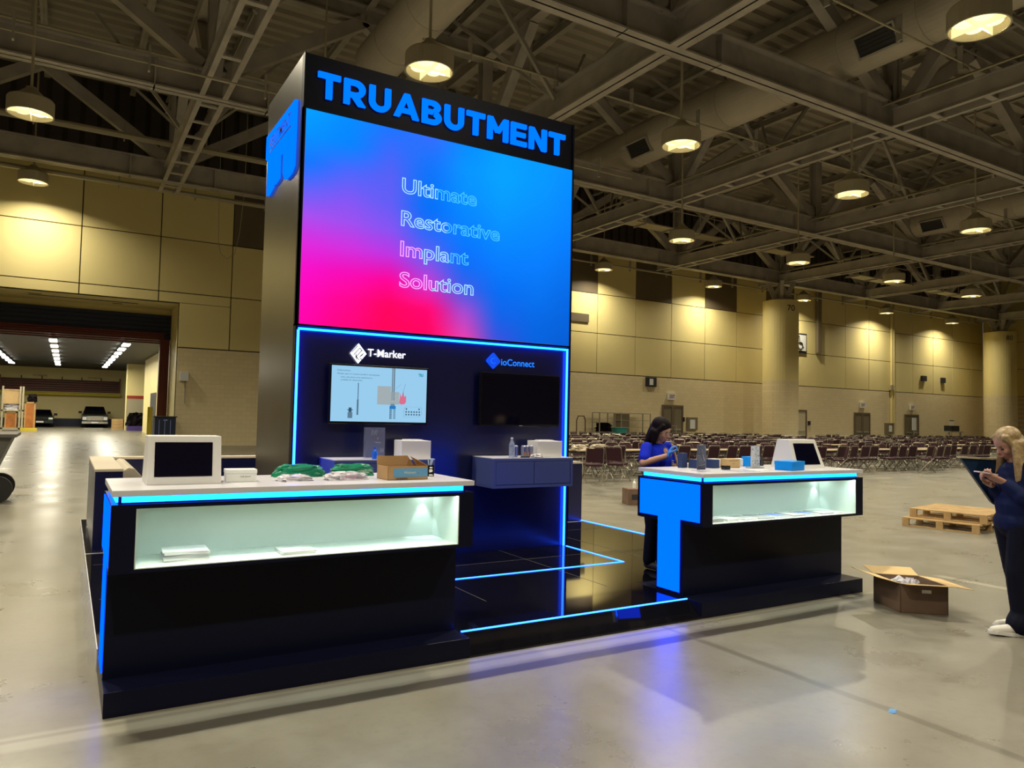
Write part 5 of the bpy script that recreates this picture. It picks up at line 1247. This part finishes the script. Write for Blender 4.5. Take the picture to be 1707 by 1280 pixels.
# ---- loading dock
def strip(x, z, y0, y1, n, label):
    t = empty('strip_light', (x, (y0+y1)/2, z), label=label, cat='strip light')
    MB().box(x-.12,x+.12,y0,y1,z+.05,z+.12).box(x-.02,x+.02,y0+1,y0+1.05,z+.12,4.95).box(x-.02,x+.02,y1-1,y1-.95,z+.12,4.95).build('tray', MAT['steel2'], t)
    for k in range(n):
        y = y0+(y1-y0)*k/n; MB().box(x-.16,x+.16,y+.1,y+1.5,z,z+.05).build('lamp_panel', MAT['striplamp'], t)
MAT['striplamp'] = mat('strip_lamp_glow', (1,1,1), .5, emit=(1,.97,.85), es=6, sample=False)
strip(-.66, 4.68, 39.8, 66, 7, 'middle row of strip lights in the loading dock')
strip(2.36, 4.68, 39.8, 66, 8, 'right row of strip lights in the loading dock')
strip(-3.5, 4.68, 44, 66, 7, 'left row of strip lights in the loading dock')
for x in (-3.5, -.66, 2.36):
    l = bpy.data.lights.new('dock_light', 'AREA'); l.shape = 'RECTANGLE'; l.size = .5; l.size_y = 24; l.energy = 520; l.color = (1,.92,.70)
    q = bpy.data.objects.new('dock_light', l); C.objects.link(q); q.location = (x, 54, 4.6)
mb = MB()
o = empty('dock_railing', (-1, 73.6, 2.9), 0, 'dark red slatted rail band high on the dock wall', 'railing')
for k in range(5): mb.box(-14, 3.9, 73.7, 73.8, 2.98+.19*k, 3.10+.19*k)
mb.build('rail', MAT['redbrown'], o); mb = MB(); x = -13.5
while x < 3.9: mb.box(x, x+.08, 73.62, 73.7, 2.95, 4.2); x += 1.45
mb.build('rail_post', MAT['redbrown'], o); MB().box(-14,3.9,73.80,73.97,2.95,3.95).build('rail_back', MAT['joint'], o)
tag(MB().tube([(-14,73.5,2.75),(4.0,73.5,2.72)], .14, 10).build('yellow_pipe', MAT['yellow']), 'long yellow pipe under the red rails in the dock', 'pipe')
for (x, z, lb) in ((-2.0,4.3,'pale lettering board at the upper left of the dock wall'),(2.0,4.25,'pale lettering board at the upper right of the dock wall')):
    o = empty('dock_notice', (x,73.9,z), label=lb, cat='sign'); MB().box(x-.55,x+.55,73.93,73.97,z-.25,z+.1).build('board', MAT['creamd'], o); mb = MB(); put_text(mb, 'NO PARKING', (x-.5,73.92,z-.12), (1,0,0), (0,0,1), 1.0, .14); mb.build('lettering', MAT['ink'], o)
o = empty('dock_column', (4.45, 62.3, 0), label='square cream column with a red band in the dock', cat='column')
MB().box(3.8,5.1,62,63.2,0,4.95).build('shaft', MAT['cream'], o); MB().box(3.82,5.08,61.96,62.0,2.35,2.58).build('red_band', MAT['red'], o); MB().box(3.82,5.08,61.97,62.0,0,2.35).build('white_face', MAT['pipe'], o)
lump('laundry_pile', 4.4, 60.9, .35, 1.1, .8, .9, 0, 'hair_dk', 'dark heap of bags on a purple cart before the dock column', 'bags', 21, .5)
MAT['purple'] = mat('purple_cart', (.07,.04,.22), .5); tag(MB().box(3.85,4.95,60.5,61.3,0,.34).build('flat_cart', MAT['purple']), 'low purple cart under a dark heap in the dock', 'cart')
for k in range(4): tag(MB().box(3.0,3.75,63.5,64.5,.2*k,.19+.2*k).build('pallet_board', MAT['pine']), '%s pallet from the floor in the dock stack left of the column' % ords[k], 'pallet', 'pallet stack in the dock')
def car(x, y, w_, m, label, pickup):
    c = empty('car', (x, y, 0), label=label, cat='car'); s = w_/2
    h = 1.08 if pickup else .86; rf = 1.72 if pickup else 1.38
    mb = MB(); prof = [(0,.32),(0,.75),(.08,h-.08),(.35,h),(1.35,h+.05),(1.75,h+.08),(4.3,h+.05),(4.5,h-.1),(4.5,.35)]
    mb.prism(prof, -s, s, lambda u,v,w2: (x+w2, y+u, v)); mb.build('body_shell', MAT[m], c, bevel=.06)
    mb = MB(); mb.hexa([(x-s*.92,y+1.3,h+.02),(x+s*.92,y+1.3,h+.02),(x+s*.92,y+3.9,h+.02),(x-s*.92,y+3.9,h+.02)], [(x-s*.72,y+2.0,rf),(x+s*.72,y+2.0,rf),(x+s*.72,y+3.3,rf),(x-s*.72,y+3.3,rf)]); mb.build('cabin', MAT['tvblack'], c, bevel=.04)
    MB().hexa([(x-s*.80,y+1.42,h+.10),(x+s*.80,y+1.42,h+.10),(x+s*.80,y+1.5,h+.1),(x-s*.80,y+1.5,h+.1)], [(x-s*.68,y+1.90,rf-.06),(x+s*.68,y+1.90,rf-.06),(x+s*.68,y+2.0,rf-.06),(x-s*.68,y+2.0,rf-.06)]).build('windscreen', MAT['screenoff'], c)
    MB().box(x-s*.62,x+s*.62,y-.03,y+.01,.50 if not pickup else .58,.72 if not pickup else .92).build('grille', MAT['chromecar'] if pickup else MAT['tvblack'], c)
    MB().box(x-s,x+s,y-.08,y+.02,.32,.50).build('front_bumper', MAT['chromecar'] if pickup else MAT[m], c)
    for q in (-1, 1):
        MB().box(x+q*s*.80-.14,x+q*s*.80+.14,y-.04,y+.02,.62,.86 if pickup else .76).build('headlamp', MAT['paper'], c)
        MB().box(x+q*(s+.12)-.12,x+q*(s+.12)+.12,y+1.5,y+1.6,h+.05,h+.24).build('wing_mirror', MAT['tvblack'], c)
        for yy in (.85, 3.6): MB().cyl((x+q*s*.78,y+yy,.34),(x+q*s*1.0,y+yy,.34),.34,n=20).build('wheel', MAT['rubber'], c)
    MB().box(x-.25,x+.25,y-.10,y-.08,.36,.48).build('number_plate', MAT['paper'], c)
MAT['chromecar'] = mat('car_chrome', (.6,.6,.58), .2, .9); MAT['carg'] = mat('car_dark_green', (.02,.035,.03), .25, .3); MAT['carb'] = mat('car_charcoal', (.025,.03,.03), .25, .3)
car(2.03, 69.0, 1.85, 'carb', 'charcoal pickup truck with chrome grille facing the hall from the dock', True)
car(-1.75, 69.0, 1.80, 'carg', 'dark green car half hidden behind the crates in the dock', False)
# crates and wrapped goods at the dock left
for k, (x0, x1, z0, z1, m, lb) in enumerate(((-2.35,-1.75,0,1.9,'orange','tall orange wooden crate at the left of the dock'),(-3.4,-2.75,.2,1.25,'orange','low orange crate at the left edge of the dock'),(-3.6,-2.45,1.75,2.7,'cardboard_in','pale carton stacked on top at the left of the dock'))):
    o = empty('wooden_crate', ((x0+x1)/2, 58.5, z0), label=lb, cat='crate'); MB().box(x0,x1,58.0,59.0,z0,z1).build('panels', MAT[m], o); mb = MB(); [mb.box(x-.04,x+.04,57.97,58.0,z0,z1) for x in (x0+.04,x1-.04)]; mb.box(x0,x1,57.97,58,z1-.1,z1); mb.build('battens', MAT['pine'], o)
o = empty('stack_rack', (-2.9, 58.6, 0), label='pale steel rack holding crates at the left of the dock', cat='rack'); mb = MB(); [mb.box(x-.05,x+.05,57.85,57.95,0,2.9) for x in (-3.55,-2.6,-2.45)]; mb.box(-3.6,-2.4,57.85,59,1.28,1.36); mb.box(-3.6,-2.4,57.85,59,.1,.2); mb.build('frame', MAT['pipe'], o)
lump('wrapped_goods', -3.0, 58.5, 1.36, 1.0, .9, .4, 0, 'clear', 'bundle of pale wrapped tubing on the dock rack', 'bundle', 31, .6)
lump('dark_bag', -1.95, 58.5, 1.9, .55, .5, .5, 0, 'hair_dk', 'dark bag on top of the tall orange crate', 'bag', 32, .4)
tag(MB().box(-2.5,-1.6,57.2,57.8,0,.2).build('yellow_chock', MAT['yellow']), 'low yellow block in front of the orange crate', 'block')

# ---- shelf carts by the back wall
def cart(x0, x1, y, z1, n, label, solid=False):
    o = empty('shelf_cart', ((x0+x1)/2, y, 0), label=label, cat='shelf cart')
    mb = MB()
    for x in (x0, x1):
        for yy in (y-.35, y+.35): mb.box(x-.025,x+.025,yy-.025,yy+.025,0,z1)
    mb.build('posts', MAT['steel2'], o)
    for k in range(n): 
        z = .25+(z1-.28)*k/(n-1); MB().box(x0,x1,y-.36,y+.36,z,z+.03).build('shelf', MAT['steel2'], o)
    if solid: MB().box(x0+.02,x0+(x1-x0)*.28,y-.34,y+.34,.25,z1-.05).build('side_panel', MAT['doorgrey'], o)
cart(26.9, 28.05, 35.0, 2.0, 4, 'wire shelf cart full of dark goods at the back wall, left one')
lump('stacked_goods', 27.5, 35.0, .30, .9, .6, .55, 0, 'hair_dk', 'dark goods on the low shelf of the left shelf cart', 'goods', 41, .6)
lump('stacked_goods', 27.5, 35.0, .86, .9, .6, .5, 0, 'hair_dk', 'dark goods on the upper shelf of the left shelf cart', 'goods', 42, .6)
cart(28.7, 31.0, 35.2, 2.0, 5, 'wide wire shelf cart with grey side at the back wall, middle one', True)
cart(31.3, 32.6, 34.6, 1.3, 3, 'low open shelf cart left of the first door')
o = MB().lathe([(.36,0),(.44,1.1),(.48,1.1),(.48,1.15)], n=20).build('round_bin', MAT['teal'], None, world=False); o.location = (27.2, 33.2, 0); tag(o, 'teal plastic bin beside the left shelf cart', 'bin')
o = empty('hand_truck', (24.7, 33.5, 0), label='hand truck with a curved handle just right of the tower', cat='hand truck'); mb = MB().tube([(24.4,33.5,.1),(24.4,33.5,1.5),(24.5,33.5,1.75),(24.9,33.5,1.75),(25.0,33.5,1.5),(25.0,33.5,.1)], .03, 8); mb.build('handle_frame', MAT['redbrown'], o); MB().box(24.35,25.05,33.1,33.5,.05,.09).build('toe_plate', MAT['steel2'], o)

# ================================================================== BANQUET TABLES AND CHAIRS
def chair_meshes():
    seat = MB(); seat.T = Matrix.Rotation(math.radians(3), 4, 'X')
    pr_ = [(-.20,-.20),(-.16,-.23),(.16,-.23),(.20,-.20),(.22,.15),(.18,.20),(-.18,.20),(-.22,.15)]
    seat.prism(pr_, .425, .475, lambda u, v, w_: (u, v, w_))
    back = MB()
    back.hexa([(-.215,-.215,.53),(.215,-.215,.53),(.215,-.175,.53),(-.215,-.175,.53)], [(-.205,-.285,.86),(.205,-.285,.86),(.205,-.255,.86),(-.205,-.255,.86)])
    fr = MB(); r = .0125
    for s in (-1, 1):
        fr.tube([(s*.235,.25,.01),(s*.225,.0,.30),(s*.225,-.20,.50),(s*.225,-.245,.70),(s*.222,-.285,.87)], r, 6)
        fr.tube([(s*.22,-.27,.01),(s*.215,-.05,.32),(s*.215,.12,.42)], r, 6)
        fr.capsule((s*.235,.25,.012), .014, (s*.235,.25,.02), .014, 6)
    fr.tube([(-.222,-.285,.87),(-.19,-.29,.895),(.19,-.29,.895),(.222,-.285,.87)], r, 6)
    fr.tube([(-.22,-.19,.12),(.22,-.19,.12)], .009, 6); fr.tube([(-.225,.19,.08),(.225,.19,.08)], .009, 6)
    return seat, back, fr
sM, bM, fM = chair_meshes()
def chair_proto(vinyl):
    o = empty('stacking_chair', (0,0,0))
    sM.build('seat', MAT[vinyl], o, world=False); bM.build('backrest', MAT[vinyl], o, world=False); fM.build('frame', MAT['chrome'], o, world=False)
    return o
cp = chair_proto('maroon')
# single mesh version for the far chairs
far = MB()
for src, mi in ((sM,0),(bM,0),(fM,1)): far.add(src.v, src.f, mi)
far_me = far.mesh('stacking_chair', [MAT['maroon'], MAT['chrome']])
# table prototype
tp = empty('banquet_table', (0,0,0))
MB().box(-.915,.915,-.38,.38,.715,.74).build('tabletop', MAT['tabletop'], tp, world=False)
MB().box(-.90,.90,-.37,.37,.66,.715).build('apron', MAT['rubber'], tp, world=False)
for s in (-1, 1):
    mb = MB().tube([(s*.75,-.30,0),(s*.75,-.30,.66)], .014, 6).tube([(s*.75,.30,0),(s*.75,.30,.66)], .014, 6).tube([(s*.75,-.30,.12),(s*.75,.30,.12)], .010, 6); mb.build('folding_leg', MAT['steel2'], tp, world=False)
random.seed(11)
rowsY = [16.6, 19.9, 23.0, 26.1, 29.2, 32.2]
rownm = ['nearest row', 'second row', 'third row', 'fourth row', 'fifth row', 'rearmost row']
ordn = ['first', 'second', 'third', 'fourth', 'fifth', 'sixth', 'seventh', 'eighth', 'ninth', 'tenth', 'eleventh', 'twelfth', 'thirteenth', 'fourteenth', 'fifteenth', 'sixteenth', 'seventeenth', 'eighteenth', 'nineteenth', 'twentieth', 'twenty-first', 'twenty-second']
chairs = []; usedt = False
for r, y0 in enumerate(rowsY):
    x = y0*.712+.1; xe = y0*2.20-1.0; n = 0; k2 = 0
    while x+1.83 < min(xe, 69.0):
        if math.hypot(x+.9-40.9, y0-33.15) < 2.6: x += 3.2; continue
        t = tp if not usedt else copy_tree(tp); usedt = True
        ty = y0+random.uniform(-.12,.12)-(.5 if r == 0 and 20 < x < 27 else 0); t.location = (x+.915, ty, 0); t.rotation_euler.z = random.uniform(-.02,.02)
        tag(t, '%s banquet table from the left, %s' % (ordn[n], rownm[r]), 'table', 'banquet tables in long rows')
        for side in (-1, 1):
            for c_ in range(3):
                cx_ = x+.915+(c_-1)*.60+random.uniform(-.03,.03); cyy = ty+side*(.52+random.uniform(0,.22)); rot = (0 if side < 0 else PI)+random.uniform(-.12,.12)
                if random.random() < .07: continue
                if random.random() < .10: rot += random.choice((-1,1))*random.uniform(.5,1.3); cyy += side*.55
                chairs.append((r, n, side, c_, cx_, cyy, rot))
        n += 1; k2 += 1
        x += 1.83+(.03 if k2 % 2 else random.choice((.5,.8,1.3)))
# extra chairs pulled out in front of the nearest row, as in the photo
for (cx_, cyy, rot) in ((11.45,15.0,-.45),(12.35,15.1,-1.15),(14.4,15.7,.15),(25.6,14.6,.6)): chairs.append((9, 0, -1, len(chairs) % 5, cx_, cyy, rot))
chairs.sort(key=lambda q: (Vector((q[4], q[5], 0)).dot(Fv)))
pos = ['left', 'middle', 'right']; usedc = False; stuff = MB(); ex = 0; farset = {}
exl = ['maroon padded chair standing out in front of the tables, leftmost near the booth', 'maroon padded chair turned sideways just right of the leftmost pulled out chair', 'maroon padded chair pulled out beside the person in blue', 'maroon padded chair turned aside in the aisle right of the white screen stand']
for i, (r, n, side, c_, cx_, cyy, rot) in enumerate(chairs):
    if i < 300:
        if i < 150:
            o = cp if not usedc else copy_tree(cp); usedc = True
        else:
            o = bpy.data.objects.new('stacking_chair', far_me); C.objects.link(o)
        o.location = (cx_, cyy, 0); o.rotation_euler.z = rot
        if r == 9:
            lb = exl[ex]; ex += 1
            tag(o, lb, 'chair', 'chairs pulled out from the tables')
        else: tag(o, 'maroon chair, %s %s seat at %s table from left, %s' % ('near' if side < 0 else 'far', pos[c_], ordn[n], rownm[r]), 'chair', 'padded chairs around the banquet tables')
    else:
        T = Matrix.Translation((cx_, cyy, 0)) @ Matrix.Rotation(rot, 4, 'Z'); stuff.T = T
        for src, mi in ((sM,0),(bM,0),(fM,1)): stuff.add(src.v, src.f, mi)
stuff.T = None
if stuff.v: tag(stuff.build('distant_chairs', [MAT['maroon'], MAT['chrome']], origin=(45,30,0)), 'mass of farthest maroon chairs at the back of the hall', 'chair', kind='stuff')
# clutter on the near tables
random.seed(22)
for k, (x, y, lb) in enumerate(((12.1,16.5,'crumpled white cloth on the nearest table beside the tower'),(12.9,16.65,'second crumpled white cloth on the nearest table, further right'),(21.3,16.6,'white crumpled napkin on a near table between leaflet stands'))):
    lump('crumpled_cloth', x, y, .741, .45, .3, .14, 10, 'sofa', lb, 'cloth', 50+k, .5)
o = empty('dark_equipment', (62.5, 33.5, 0), label='dark equipment on a small table before the far right wall', cat='equipment'); MB().box(61.6,63.6,33.2,34.0,1.15,1.25).build('shelf', MAT['steel2'], o); MB().box(62.0,63.2,33.3,33.9,1.25,1.7).build('case', MAT['rubber'], o); MB().box(61.7,61.8,33.3,33.4,0,1.15).box(63.4,63.5,33.3,33.4,0,1.15).build('legs', MAT['steel2'], o)
